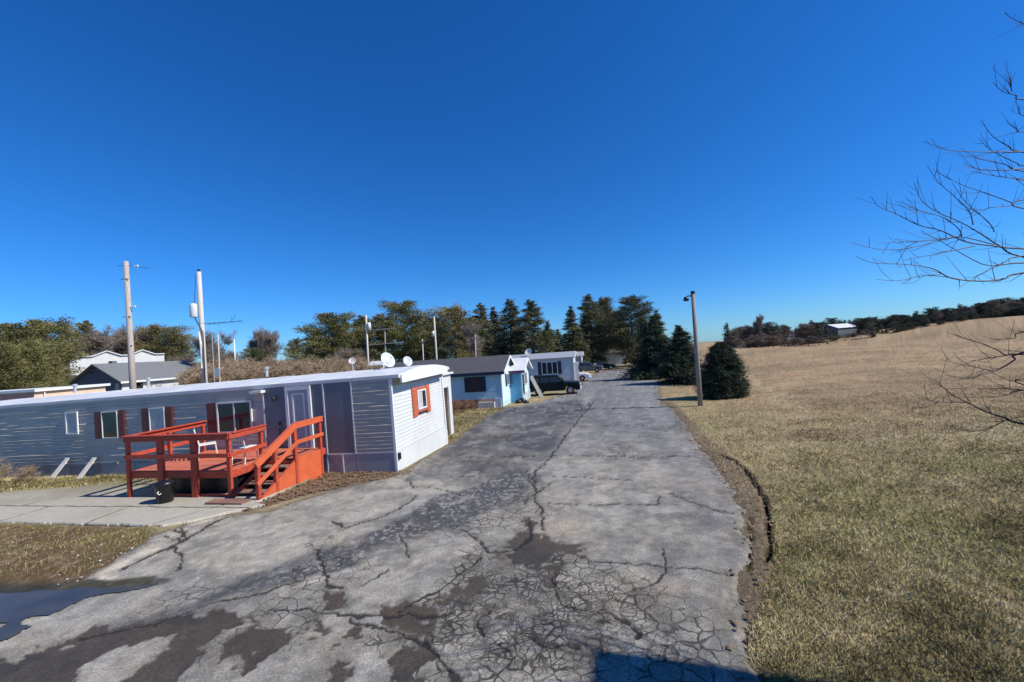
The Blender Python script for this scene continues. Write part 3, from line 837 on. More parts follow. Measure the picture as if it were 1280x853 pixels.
def window(root, face, u0, u1, z0, z1, fm, panes=2, fr=.05, base=.02, shl=0, shr=0, sm=None, shz=None, pane_mats=None, proud=.05):
    fn = onface(face)
    w = MB(); p0, p1 = base, base + proud
    fbox(w, fn, u0, u1, p0, p1, z0, z0 + fr); fbox(w, fn, u0, u1, p0, p1, z1 - fr, z1)
    fbox(w, fn, u0, u0 + fr, p0, p1, z0 + fr, z1 - fr); fbox(w, fn, u1 - fr, u1, p0, p1, z0 + fr, z1 - fr)
    for k in range(1, panes):
        um = u0 + (u1 - u0) * k / panes
        fbox(w, fn, um - fr * .45, um + fr * .45, p0, p1 - .006, z0 + fr, z1 - fr)
    fo = w.build('window', fm, root)
    for k in range(panes):
        a = u0 + fr + (u1 - u0 - 2 * fr) * k / panes; b = u0 + fr + (u1 - u0 - 2 * fr) * (k + 1) / panes
        g = MB(); fbox(g, fn, a + .003, b - .003, p0 + .004, p1 - .02, z0 + fr + .003, z1 - fr - .003)
        g.build('pane', (pane_mats or [M['glass']] * panes)[k], fo)
    sz0, sz1 = shz or (z0, z1)
    for wd, a, b in ((shl, u0 - shl - .01, u0 - .01), (shr, u1 + .01, u1 + .01 + shr)):
        if wd:
            s_ = MB(); fbox(s_, fn, a, b, base, base + .03, sz0, sz1)
            n = max(3, int((sz1 - sz0) / .09))
            for i in range(n):
                zz_ = sz0 + .05 + (sz1 - sz0 - .1) * i / n
                fbox(s_, fn, a + .04, b - .04, base + .03, base + .042, zz_, zz_ + .05)
            s_.build('shutter', sm, root)
    return fo


# --- grey trailer in front
T = thing('mobile_home', 'long grey and white trailer with red shutters behind the red deck', 'mobile home', (C1[0], C1[1], C1[2]), TH)
T.rotation_euler = (0, -0.0182, TH)
L_, W_ = 19.5, 4.2
SK, EV = .60, 2.92
b = MB(); b.box(-L_, -.02, .02, W_, -.45, EV); b.build('core_wall', M['siding'], T)
ff, fe = onface('front'), onface('end')
cuts = [(-L_, -4.62), (-1.34, -.06)]
for a_, b_ in cuts:
    m_ = MB(); clap(m_, ff, a_, b_, SK + .02, EV - .06, .0, .116, .012, .002, .22, lambda u: .026 if (u < -12.2 or u > -1.5) else .016); m_.build('siding', M['siding'], T)
m_ = MB(); clap(m_, fe, .06, W_ - .04, SK, 2.62, -.02, .118, .022, .0015, .8); m_.build('end_siding', M['siding_end'], T)
m_ = MB(); fbox(m_, fe, .0, W_, -.02, .012, -.55, SK - .012); m_.build('end_skirting', M['siding_end'], T)
m_ = MB(); fbox(m_, fe, .0, W_, -.02, .02, 2.62, EV); m_.build('end_gable_band', M['siding'], T)
m_ = MB(); fbox(m_, ff, -.055, .03, -.03, .03, -.5, EV - .02); m_.build('corner_trim', M['white'], T)
m_ = MB(); fbox(m_, fe, W_ - .09, W_ + .01, -.01, .025, -.5, EV - .02); m_.build('corner_trim', M['white'], T)
# skirting panels of different greys
edges = [-L_, -15.6, -14.2, -13.2, -12.4, -11.7, -10.2, -8.6, -6.9, -5.2, -3.7, -2.4, -1.85, -1.36, -.06]
kinds = ['skirt', 'skirt_dark', 'skirt', 'skirt_dark', 'skirt_dark', 'skirt', 'skirt_dark', 'skirt_dark', 'skirt', 'skirt', 'skirt', 'skirt', 'skirt', 'skirt']
for a_, b_, k_ in zip(edges[:-1], edges[1:], kinds):
    m_ = MB(); fbox(m_, ff, a_ + .006, b_ - .006, -.02, .012 + random.uniform(0, .012), -.45, SK)
    m_.build('skirt_panel', M[k_], T)
m_ = MB()
fbox(m_, ff, -13.5, -10.9, .0, .06, SK - .05, SK + .03)
m_.build('skirt_rail', M['skirt_dark'], T)
# slate panels round the door
m_ = MB(); fbox(m_, ff, -4.58, -3.76, -.02, .022, SK, EV - .05); m_.build('wall_panel', M['slate'], T)
m_ = MB(); fbox(m_, ff, -2.80, -2.36, -.02, .018, SK, EV - .05); m_.build('wall_panel', M['slate'], T)
m_ = MB(); fbox(m_, ff, -2.34, -1.37, -.02, .024, SK + .02, EV - .07); m_.build('wall_panel', M['slate'], T)
for q_ in ((-4.63, -4.585, -.01, .035, SK, EV - .06), (-2.38, -2.335, -.01, .04, SK, EV - .06), (-1.375, -1.335, -.01, .04, SK, EV - .06), (-2.335, -1.375, .024, .034, SK - .01, SK + .03),
           (-1.335, -.06, .012, .03, SK - .015, SK + .01), (-2.40, -2.36, .012, .03, -.4, SK - .002), (-1.84, -1.80, .025, .04, -.4, SK - .012)):
    m_ = MB(); fbox(m_, ff, *q_); m_.build('batten', M['xfmr'], T)
# door
m_ = MB()
fbox(m_, ff, -3.74, -3.64, -.01, .07, .80, 2.84); fbox(m_, ff, -2.90, -2.80, -.01, .07, .80, 2.84); fbox(m_, ff, -3.64, -2.90, -.01, .07, 2.72, 2.84)
m_.build('door_frame', M['white'], T)
d_ = MB(); fbox(d_, ff, -3.63, -2.91, .0, .045, .82, 2.715); do = d_.build('door', M['doorgrey'], T)
d_ = MB()
for u_ in (-3.50, -3.08):
    fbox(d_, ff, u_, u_ + .05, .045, .06, .9, 2.62)
fbox(d_, ff, -3.45, -3.08, .045, .06, 1.55, 1.6); fbox(d_, ff, -3.45, -3.08, .045, .06, 2.57, 2.62)
d_.build('door_stile', M['white'], do)
d_ = MB(); d_.tube([ff(-3.56, .05, 1.62), ff(-3.56, .11, 1.62)], .03, 8); d_.build('handle', M['darkmetal'], do)
m_ = MB(); fbox(m_, ff, -4.95, -4.5, .02, .22, 2.72, 2.80); m_.build('porch_lamp', M['white'], T)
m_ = MB(); m_.lathe([(.0, 0), (.05, .01), (.065, .08), (.05, .16), (0, .18)], ff(-4.15, .10, 2.42), (0, 0, 1), 10); m_.build('wall_lamp', M['darkmetal'], T)
m_ = MB(); m_.tube([ff(-4.02, .05, 1.72), ff(-4.02, .07, 1.55), ff(-4.02, .05, .9)], [.05, .022, .018], 8); m_.build('hand_bar', M['black'], T)
# windows
window(T, 'front', -13.26, -12.66, 1.70, 2.54, M['white'], 1, .05, .02, pane_mats=[M['curtain']])
window(T, 'front', -11.52, -10.78, 1.49, 2.46, M['white'], 1, .035, .02, .34, .30, M['maroon'])
window(T, 'front', -9.34, -8.66, 1.44, 2.47, M['white'], 1, .035, .02, .34, .32, M['maroon'], pane_mats=[M['curtain']])
window(T, 'front', -6.46, -5.06, 1.46, 2.50, M['white'], 2, .055, .02, .40, 0, M['maroon'])
window(T, 'end', 1.72, 2.44, 1.62, 2.30, M['white'], 2, .05, .0, .36, .34, M['rust'], (1.42, 2.42), [M['curtain'], M['glass']])
m_ = MB(); fbox(m_, fe, 1.70, 2.46, .0, .03, 2.31, 2.40); m_.build('window_head', M['rust'], T)
m_ = MB(); fbox(m_, fe, 1.70, 2.46, .0, .02, 1.53, 1.60); m_.build('window_apron', M['rust'], T)
m_ = MB(); fbox(m_, fe, 1.7, 2.46, 0, .05, 1.48, 1.53); m_.build('window_sill', M['darkmetal'], T)
m_ = MB(); fbox(m_, fe, .02, .14, .03, .09, .36, .56); m_.build('utility_box', M['black'], T)
# domed roof
prof = []
for i in range(17):
    t = i / 16; yv = -.03 + (W_ + .13) * t
    prof.append((yv, EV + .04 + .19 * (1 - (2 * t - 1) ** 2)))
prof2 = prof + [(W_ + .1, EV - .06), (-.03, EV - .06)]
m_ = MB(); m_.prism(prof2, lambda u, v, w: (w, u, v), -L_ - .2, .30); ro = m_.build('roof', M['roofwhite'], T)
m_ = MB()
for i in range(1, 15):
    xs = -L_ + i * 1.38
    m_.prism([(u, v + .004) for u, v in prof] + [(u, v + .012) for u, v in prof[::-1]], lambda u, v, w: (w, u, v), xs, xs + .03)
m_.build('roof_seam', M['roofwhite'], ro)
m_ = MB(); m_.box(-L_, .30, -.042, -.032, EV - .03, EV + .05); m_.build('drip_edge', M['roofwhite'], T)
capp = [(.05, EV - .22), (.05, EV + .02)] + [(.05 + (W_ - .32) * t, EV + .03 + .20 * math.sin(math.pi * min(1, max(0, t))) ** .75) for t in np.linspace(.02, .98, 20)] + [(W_ - .27, EV + .02), (W_ - .27, EV - .16)]
m_ = MB(); m_.prism(capp, lambda u, v, w: (w, u, v), .302, .36); m_.build('roof_end_cap', M['white'], T)
for xs in (-5.9, -11.5, -15.4):
    m_ = MB(); m_.tube([(xs, 1.6, EV + .3), (xs, 1.6, EV + .62)], .055, 10); m_.tube([(xs, 1.6, EV + .58), (xs, 1.6, EV + .66)], .09, 10); m_.build('vent_pipe', M['galv'], T)


def dish(label, px, py, Y, r_, m_, face, mast=.5, grp='satellite dishes on the trailer roofs'):
    c_ = far(px, py, Y)
    t = thing('satellite_dish', label, 'satellite dish', (c_[0], c_[1], c_[2] - mast), 0, grp)
    ax = Vector(face).normalized()
    d = MB(); pr = [(r_ * k / 8, .30 * r_ * (k / 8) ** 2) for k in range(9)]
    pr = pr + [(r_ * 1.01, .30 * r_ + .012)] + [(r_ * k / 8, .30 * r_ * (k / 8) ** 2 + .02) for k in range(8, -1, -1)]
    d.lathe(pr, (0, 0, mast), ax, 28); d.build('reflector', m_, t, True)
    d = MB(); d.tube([(0, 0, 0), (0, 0, mast)], .025, 8); d.tube([(0, 0, .25 * mast), (.12, .1, 0)], .012, 6); d.build('mast', M['galv'], t)
    tip = Vector((0, 0, mast)) + ax * (r_ * .95)
    d = MB(); d.tube([Vector((0, 0, mast - r_ * .9)), tip - Vector((0, 0, .05))], .014, 6); d.box(tip.x - .018, tip.x + .018, tip.y - .018, tip.y + .018, tip.z - .02, tip.z + .02)
    d.build('receiver_arm', M['galv'], t)
    return t


# dishes are set on the roof behind the ridge
dish('large white satellite dish on the trailer roof, tilted to the right', 483, 451.5, 14.9, .29, M['dish'], (.78, -.50, .42), .52)
dish('middle sized white satellite dish nearest the rounded roof end', 508.5, 452.5, 15.6, .19, M['dish'], (.70, -.60, .35), .45)
dish('small pinkish satellite dish on a thin mast, left of the large one', 440.5, 452, 15.3, .125, M['dishpink'], (.1, -.95, .3), .42)

# --- white entry porch behind the grey trailer
pp_ = loc2w(-.52, 4.5)
Pp = thing('entry_porch', 'narrow white entry porch with an open door behind the grey trailer', 'porch', (pp_[0], pp_[1], float(gz(*pp_))), TH)
m_ = MB(); m_.box(-1.6, -.04, .0, .06, 0, 2.72); m_.box(-1.6, -.04, 1.84, 1.9, 0, 2.72); m_.box(-1.62, -1.56, 0, 1.9, 0, 2.7)
m_.box(-.04, .0, .0, .42, .0, 2.72); m_.box(-.04, 0, 1.46, 1.9, 0, 2.72); m_.box(-.04, 0, .42, 1.46, 2.15, 2.72); m_.build('wall', M['siding_end'], Pp)
m_ = MB(); m_.box(-1.7, .12, -.1, 2.0, 2.722, 2.80); m_.build('roof', M['white'], Pp)
m_ = MB(); m_.box(-.03, .05, .36, .44, 0, 2.2); m_.box(-.03, .05, 1.44, 1.52, 0, 2.2); m_.build('door_frame', M['white'], Pp)
m_ = MB(); m_.box(-.5, -.46, .45, 1.43, .05, 2.1); m_.build('door', M['tan'], Pp)
m_ = MB(); m_.tube([(.12, .3, .0), (.12, .3, .35), (.12, .7, .35), (.12, .7, 0)], .05, 8); m_.build('gas_pipe', M['galv'], Pp)

# --- red deck
DZ = .80                                              # floor height over the ground at the corner
Dk = thing('deck', 'red stained wooden deck with railings and steps at the trailer door', 'deck', (C1[0], C1[1], C1[2]), TH)
xl, xr, yf, yb = -6.86, -3.46, -2.46, -.06
m_ = MB()
yv = yf + .03
while yv < yb - .05:
    m_.box(xl + .02, xr - .02 if yv < -1.35 else -2.44, yv, yv + .132, DZ - .035, DZ + random.uniform(-.003, .003)); yv += .14
m_.build('floor', M['redfloor'], Dk)
m_ = MB()
m_.box(xl, xr, yf - .04, yf, DZ - .20, DZ - .012); m_.box(xl - .04, xl, yf - .04, yb, DZ - .20, DZ - .012); m_.box(xr, xr + .04, yf - .04, -1.36, DZ - .20, DZ - .012)
m_.box(xr, -2.44, -1.40, -1.362, DZ - .2, DZ - .036); m_.box(-2.44, -2.40, -1.36, yb, DZ - .2, DZ - .012)
m_.build('fascia', M['red'], Dk, False, .007)
posts = [(xl, yf), (xl + 1.14, yf), (xl + 2.27, yf), (xr, yf), (xl, -.2), (xl, -1.3), (xr, -1.40)]
for (a_, b_) in posts:
    z0 = -.5
    m_ = MB(); wd_ = .10 if (b_ == yf and a_ not in (xl, xr)) else .055; m_.box(a_ - wd_, a_ + wd_, b_ - .10, b_ - .045 + .02, z0, DZ + .86)
    m_.build('post', M['red'], Dk, False, .007)
rails = []
m_ = MB()
for zr, hh in ((DZ + .90, .13), (DZ + .42, .11)):
    m_.box(xl - .06, xr + .06, yf - .145, yf - .105, zr - hh / 2, zr + hh / 2)
    m_.box(xl - .10, xl - .055, yf - .06, -.1, zr - hh / 2, zr + hh / 2)
    m_.box(xr + .055, xr + .095, yf - .12, -1.34, zr - hh / 2, zr + hh / 2)
m_.build('railing', M['red'], Dk, False, .007)
m_ = MB(); m_.box(xl - .10, xr + .10, yf - .17, yf - .03, DZ + .97, DZ + 1.005); m_.box(xl - .12, xl + .02, yf - .02, -.1, DZ + .97, DZ + 1.005); m_.box(xr - .02, xr + .12, yf - .02, -1.34, DZ + .97, DZ + 1.005); m_.build('rail_cap', M['red'], Dk, False, .007)
m_ = MB(); m_.box(xl + 1.3, xr - .05, yf - .02, yf + .02, .0, .16); m_.build('base_board', M['red'], Dk)
m_ = MB(); m_.box(xl + 1.2, xr - .1, -2.2, -2.15, -.05, DZ - .06); m_.box(xl + 1.2, xl + 1.24, -2.14, -.3, -.05, DZ - .06); m_.box(xr - .15, xr - .1, -2.14, -.3, -.05, DZ - .06); m_.build('under_shade', M['black'], Dk)  # black sheets stand in for the deep shade below the floor
# steps
x0s, x1s = -3.36, -2.46
nst = 5
for k in range(nst):
    yk = -1.42 - k * .265; zk = DZ - .145 * (k + 1)
    m_ = MB(); m_.box(x0s, x1s, yk - .27, yk, zk - .04, zk); m_.build('tread', M['treadwood'], Dk, False, .007)
m_ = MB(); m_.box(-3.66, -2.56, -3.10, -2.80, .0, .17); m_.build('bottom_step', M['treadwood'], Dk)
m_ = MB()
for xs in (x0s - .03, x1s + .01):
    m_.prism([(-1.38, DZ - .2), (-1.38, DZ - .03), (-2.74, .10), (-2.74, -.05), (-2.5, -.05)], lambda u, v, w: (w, u, v), xs, xs + .035)
m_.build('stringer', M['red'], Dk)
# right side panels of the steps, stepping down with the flight
sxp = -2.42
for (a_, b_, za, zb) in ((-1.30, -.32, DZ + .02, DZ + .02), (-2.06, -1.42, .42, DZ - .08), (-2.66, -2.16, .10, .36)):
    m_ = MB(); m_.prism([(a_, -.12), (b_, -.12), (b_, zb), (a_, za)], lambda u, v, w: (w, u, v), sxp, sxp + .03); m_.build('side_panel', M['redlit'], Dk)
for yk, zt in ((-.27, DZ + .92), (-1.36, DZ + .92), (-2.11, .40 + .86 - .02), (-2.70, .16 + .84)):
    m_ = MB(); m_.box(sxp - .055, sxp + .045, yk - .05, yk + .05, -.25, zt); m_.build('stair_post', M['red'], Dk, False, .007)
m_ = MB()
for dz, h in ((0, .13), (-.46, .11)):
    m_.beam((sxp + .065, -.20, DZ + .92 + dz), (sxp + .065, -1.40, DZ + .92 + dz), .04, h)
    m_.beam((sxp + .068, -1.34, DZ + .92 + dz), (sxp + .068, -2.80, .16 + .82 + dz), .04, h)
m_.build('stair_rail', M['redlit'], Dk, False, .007)
m_ = MB(); m_.beam((sxp + .02, -.18, DZ + 1.0), (sxp + .02, -1.38, DZ + 1.0), .13, .035); m_.beam((sxp + .02, -1.36, DZ + 1.0), (sxp + .02, -2.84, .16 + .895), .13, .035); m_.build('stair_rail_cap', M['redlit'], Dk, False, .007)


def local(x, y, z=0):
    p = loc2w(x, y)
    return (p[0], p[1], C1[2] + z)


def chair(label, x, y, rz):
    t = thing('chair', label, 'chair', local(x, y, DZ + .003), TH + rz, 'white chairs on the red deck')
    for sx_ in (-.2, .2):
        m_ = MB(); m_.tube([(sx_, -.24, 0), (sx_, -.2, .42)], .016, 6); m_.build('leg', M['chairwhite'], t)
        m_ = MB(); m_.tube([(sx_, .24, 0), (sx_, .2, .42)], .016, 6); m_.build('leg', M['chairwhite'], t)
    m_ = MB(); m_.box(-.22, .22, -.22, .22, .42, .45); m_.build('seat', M['chairwhite'], t, bevel=.01)
    m_ = MB()
    for sx_ in (-.2, .2):
        m_.tube([(sx_, .2, .44), (sx_, .26, .68), (sx_, .31, .92)], .016, 6)
    for zz_ in (.56, .68, .80, .90):
        m_.beam((-.2, .2 + (zz_ - .44) * .23, zz_), (.2, .2 + (zz_ - .44) * .23, zz_), .02, .05)
    m_.build('backrest', M['chairwhite'], t)


chair('white slatted chair on the deck beside its right hand railing', -3.78, -1.72, R(185))
chair('white chair farther back on the deck, seen through the front railing', -5.7, -1.15, R(140))

# --- black bin by the deck
bl_ = local(-5.12, -2.92); g0 = float(gz(bl_[0], bl_[1])) + .07
BS = .84
Bn = thing('rubbish_bin', 'black plastic rubbish bin with a loose bag at the deck foot', 'bin', (bl_[0], bl_[1], g0), R(20))
Bn.scale = (BS, BS, BS)
m_ = MB(); m_.lathe([(.0, 0), (.20, 0), (.215, .02), (.245, .52), (.26, .54), (.26, .57), (.235, .57), (.2, .1), (0, .08)], n=28); m_.build('body', M['black'], Bn, True)
m_ = MB(); m_.lathe([(.252, .50), (.275, .52), (.27, .60), (.20, .645), (.09, .655), (.0, .67)], n=18); o = m_.build('bag', M['black'], Bn, True)
m_ = MB(); m_.tube([(-.06, -.262, .40), (-.08, -.29, .36), (-.04, -.285, .30), (.01, -.27, .33)], .016, 8); m_.build('handle', M['white'], Bn)

# --- leaning white plank frames at the skirting
for k, (a_, lab) in enumerate(((-13.45, 'white plank frame leaning on the dark skirting, the left one'), (-12.15, 'white plank frame leaning on the dark skirting, the one nearer the deck'))):
    t = thing('plank_frame', lab, 'plank frame', local(a_, -.62, -.2), TH, 'white plank frames leaning on the skirting')
    for dx_ in (0, .22):
        m_ = MB(); m_.beam((dx_, -.05 - dx_ * .2, -.06), (.26 + dx_ * .35, .50, .82), .09, .03, (0, -1, .5)); m_.build('plank', M['plank'], t)
    m_ = MB(); m_.beam((.20, .42, .66), (.36, .42, .66), .03, .05); m_.build('rung', M['plank'], t)


# --- generic gable roofed home: local x along the front (negative), y = depth
def gable_home(name, label, cat, org, rz, L, W, H, rise, wm, em, rm, sk=.5, skm=None, fasm=None, over=.25, board=.15, trim=None, grp=None):
    t = thing(name, label, cat, org, rz, grp)
    sk_ = sk if skm else 0
    m_ = MB(); m_.prism([(.03, -.6), (W, -.6), (W, H), (W / 2, H + rise), (.03, H)], lambda u, v, w: (w, u, v), -L, -.03); m_.build('core_wall', wm, t)
    m_ = MB(); clap(m_, ff, -L, -.04, sk_, H, .0, board, .014, .003, .6); m_.build('siding', wm, t)
    m_ = MB(); clap(m_, fe, .04, W - .04, sk_ * .5, H, -.02, board, .014, .001, .8)
    nb = max(2, int(rise / board)); vs = []
    for i in range(nb):
        za = H + rise * i / nb; zb = H + rise * (i + 1) / nb; fa = (W / 2) * i / nb; fb = (W / 2) * (i + 1) / nb
        q_ = [(-.006, .04 + fa, za), (-.006, W - .04 - fa, za), (-.02, W - .04 - fb, zb), (-.02, .04 + fb, zb)]
        m_.add(q_, [(0, 1, 2, 3)])
    m_.build('end_siding', em, t)
    if skm:
        m_ = MB(); fbox(m_, ff, -L, -.02, -.02, .02, -.6, sk_); m_.build('skirting', skm, t)
    sl = rise / (W / 2); th = .09
    a0 = -over; zf = H - over * sl
    pr = [(a0, zf), (W / 2, H + rise + .0), (W - a0, zf), (W - a0, zf + th), (W / 2, H + rise + th * 1.1), (a0, zf + th)]
    m_ = MB(); m_.prism([(u, v + .03) for u, v in pr], lambda u, v, w: (w, u, v), -L - .2, over); m_.build('roof', rm, t)
    if fasm:
        m_ = MB(); m_.box(-L - .2, over + .004, a0 - .03, a0 - .002, zf - .10, zf + th + .02)
        m_.build('fascia', fasm, t)
    m_ = MB()
    for s_ in (0, 1):
        p0_ = (over + .02, a0 if s_ == 0 else W - a0, zf + .02); p1_ = (over + .02, W / 2, H + rise + .02)
        m_.beam(p0_, p1_, .04, .16)
    m_.build('barge_board', trim or M['white'], t)
    m_ = MB(); fbox(m_, ff, -.06, .02, -.02, .03, -.4, H); m_.build('corner_trim', em, t)
    return t


# pale blue house
p = at(629, 509)
B2 = gable_home('house', 'pale blue house with dark shingle gable roof next along the road', 'house', (p[0], p[1], p[2]), TH, 9.5, 4.0, 2.56, .95, M['blue'], M['bluelit'], M['shingle'], .62, M['tanbrick'], M['navy'], .30)
window(B2, 'front', -2.55, -1.45, 1.15, 2.22, M['navy'], 1, .06, .02, .18, .28, M['navy'], None, [mat('red_curtain', (.06, .03, .03), .6)])
window(B2, 'end', 1.55, 2.35, 1.35, 2.25, M['white'], 2, .06, .0, .3, .3, M['navy'])
m_ = MB(); m_.box(-1.75, -.55, -.30, -.06, -.2, .42); m_.build('white_step', M['plank'], B2)
m_ = MB(); m_.box(-.55, -.10, -.14, -.03, -.3, .62); m_.build('corner_skirting', M['greyblue'], B2)

# blue porch house next to it
p = at(660, 502.5)
B3 = gable_home('house', 'small deep blue house with white roof beside the pale blue house', 'house', (p[0] - .35, p[1] + .2, p[2]), TH, 6, 3.2, 2.45, .75, M['bluedeep'], M['bluelit'], M['roofwhite'], .1, None, M['plum'], .30)
window(B3, 'end', 1.1, 2.0, 1.2, 2.2, M['white'], 2, .06, .0, 0, 0)
window(B3, 'end', .25, .7, .5, 2.1, M['navy'], 1, .05, .0, 0, 0)
m_ = MB(); fbox(m_, fe, .0, 3.2, .0, .03, -.5, .62); m_.build('end_skirting', M['greyblue'], B3)

# grey-blue trailer with navy shutters
p = at(718.5, 478)
B4 = gable_home('mobile_home', 'light grey blue trailer with navy shutters behind the dark car', 'mobile home', (p[0], p[1], p[2]), TH, 12, 4.2, 2.9, .55, M['greyblue'], M['siding_end'], M['rooflight'], .4, None, None, .25, .17)
window(B4, 'front', -3.75, -1.85, 1.05, 2.55, M['white'], 3, .08, .02, .42, .42, M['navy'])
window(B4, 'end', 1.6, 2.6, 1.3, 2.2, M['white'], 2, .07, .0)
m_ = MB(); fbox(m_, fe, .3, 1.1, .0, .5, 1.95, 2.3); m_.box(.0, .5, .3, .38, 0, 1.95); m_.build('porch_hood', M['white'], B4)

p = far(728, 466, 66)
B5 = gable_home('mobile_home', 'white trailer end just past the grey blue trailer', 'mobile home', (p[0], p[1], float(gz(p[0], p[1]))), TH, 12, 4.2, 2.75, .55, M['rooflight'], M['siding_end'], M['rooflight'], .4, None, None, .25, .2)
window(B5, 'end', 1.6, 2.6, 1.2, 2.1, M['white'], 2, .07, .0)
p = far(783, 456, 88)
B6 = gable_home('mobile_home', 'dim grey trailer under the tall pines at the road end', 'mobile home', (p[0], p[1], float(gz(p[0], p[1]))), TH, 6, 4.2, 2.6, .5, M['greyblue'], M['greyblue'], M['shinglegrey'], .4, None, None, .25, .2)
p = far(808, 456, 112)
B7 = gable_home('house', 'low tan house glimpsed beyond the pine trunks', 'house', (p[0], p[1], float(gz(p[0], p[1]))), R(20), 7, 6, 2.4, 1.0, M['tan'], M['tan'], M['shinglegrey'], .4, None, None, .3, .2)

# dishes on the far trailers
dish('white satellite dish on the roof of the grey blue trailer', 660.5, 441, 50.5, .42, M['dish'], (-.3, -.8, .5), 1.0)

# leaning white board + rubble by the blue houses
p = at(677, 496.5)
t = thing('board', 'long white board leaning against the small deep blue house', 'board', (p[0] + .05, p[1] - .55, p[2] + .03), TH)
m_ = MB(); m_.beam((0, 0, 0), (-.85, .25, 1.75), .22, .05, (0, -1, .3)); m_.build('plank', M['plank'], t)
m_ = MB(); m_.beam((-.16, -.02, .03), (-.92, .23, 1.60), .1, .06, (0, -1, .3)); m_.build('batten', M['plank'], t)
for i, (px_, py_, r_) in enumerate(((648, 504, .22), (653, 503, .26), (657.5, 504, .18))):
    p = at(px_, py_)
    m_ = MB(); bmv = []
    m_.lathe([(0, 0), (r_, .0), (r_ * 1.1, r_ * .4), (r_ * .8, r_ * .9), (r_ * .3, r_ * 1.2), (0, r_ * 1.22)], n=9)
    o = m_.build('rubbish_bag', M['black'], None, True); o.location = tuple(p); o.scale = (1.15, .8, 1.0)
    tag(o, ['dark rubbish bag at the blue corner, leftmost in the small heap', 'dark rubbish bag in the middle of the small heap by the blue house', 'dark rubbish bag at the right of the small heap by the blue house'][i], 'bag', 'dark bags between the blue houses')
sp = random.Random(5)
p0_ = at(598, 508)
for i in range(5):
    a_ = -2.0 + i * .42
    q_ = np.array([p[0], p[1]]) * 0 + np.array([0, 0])

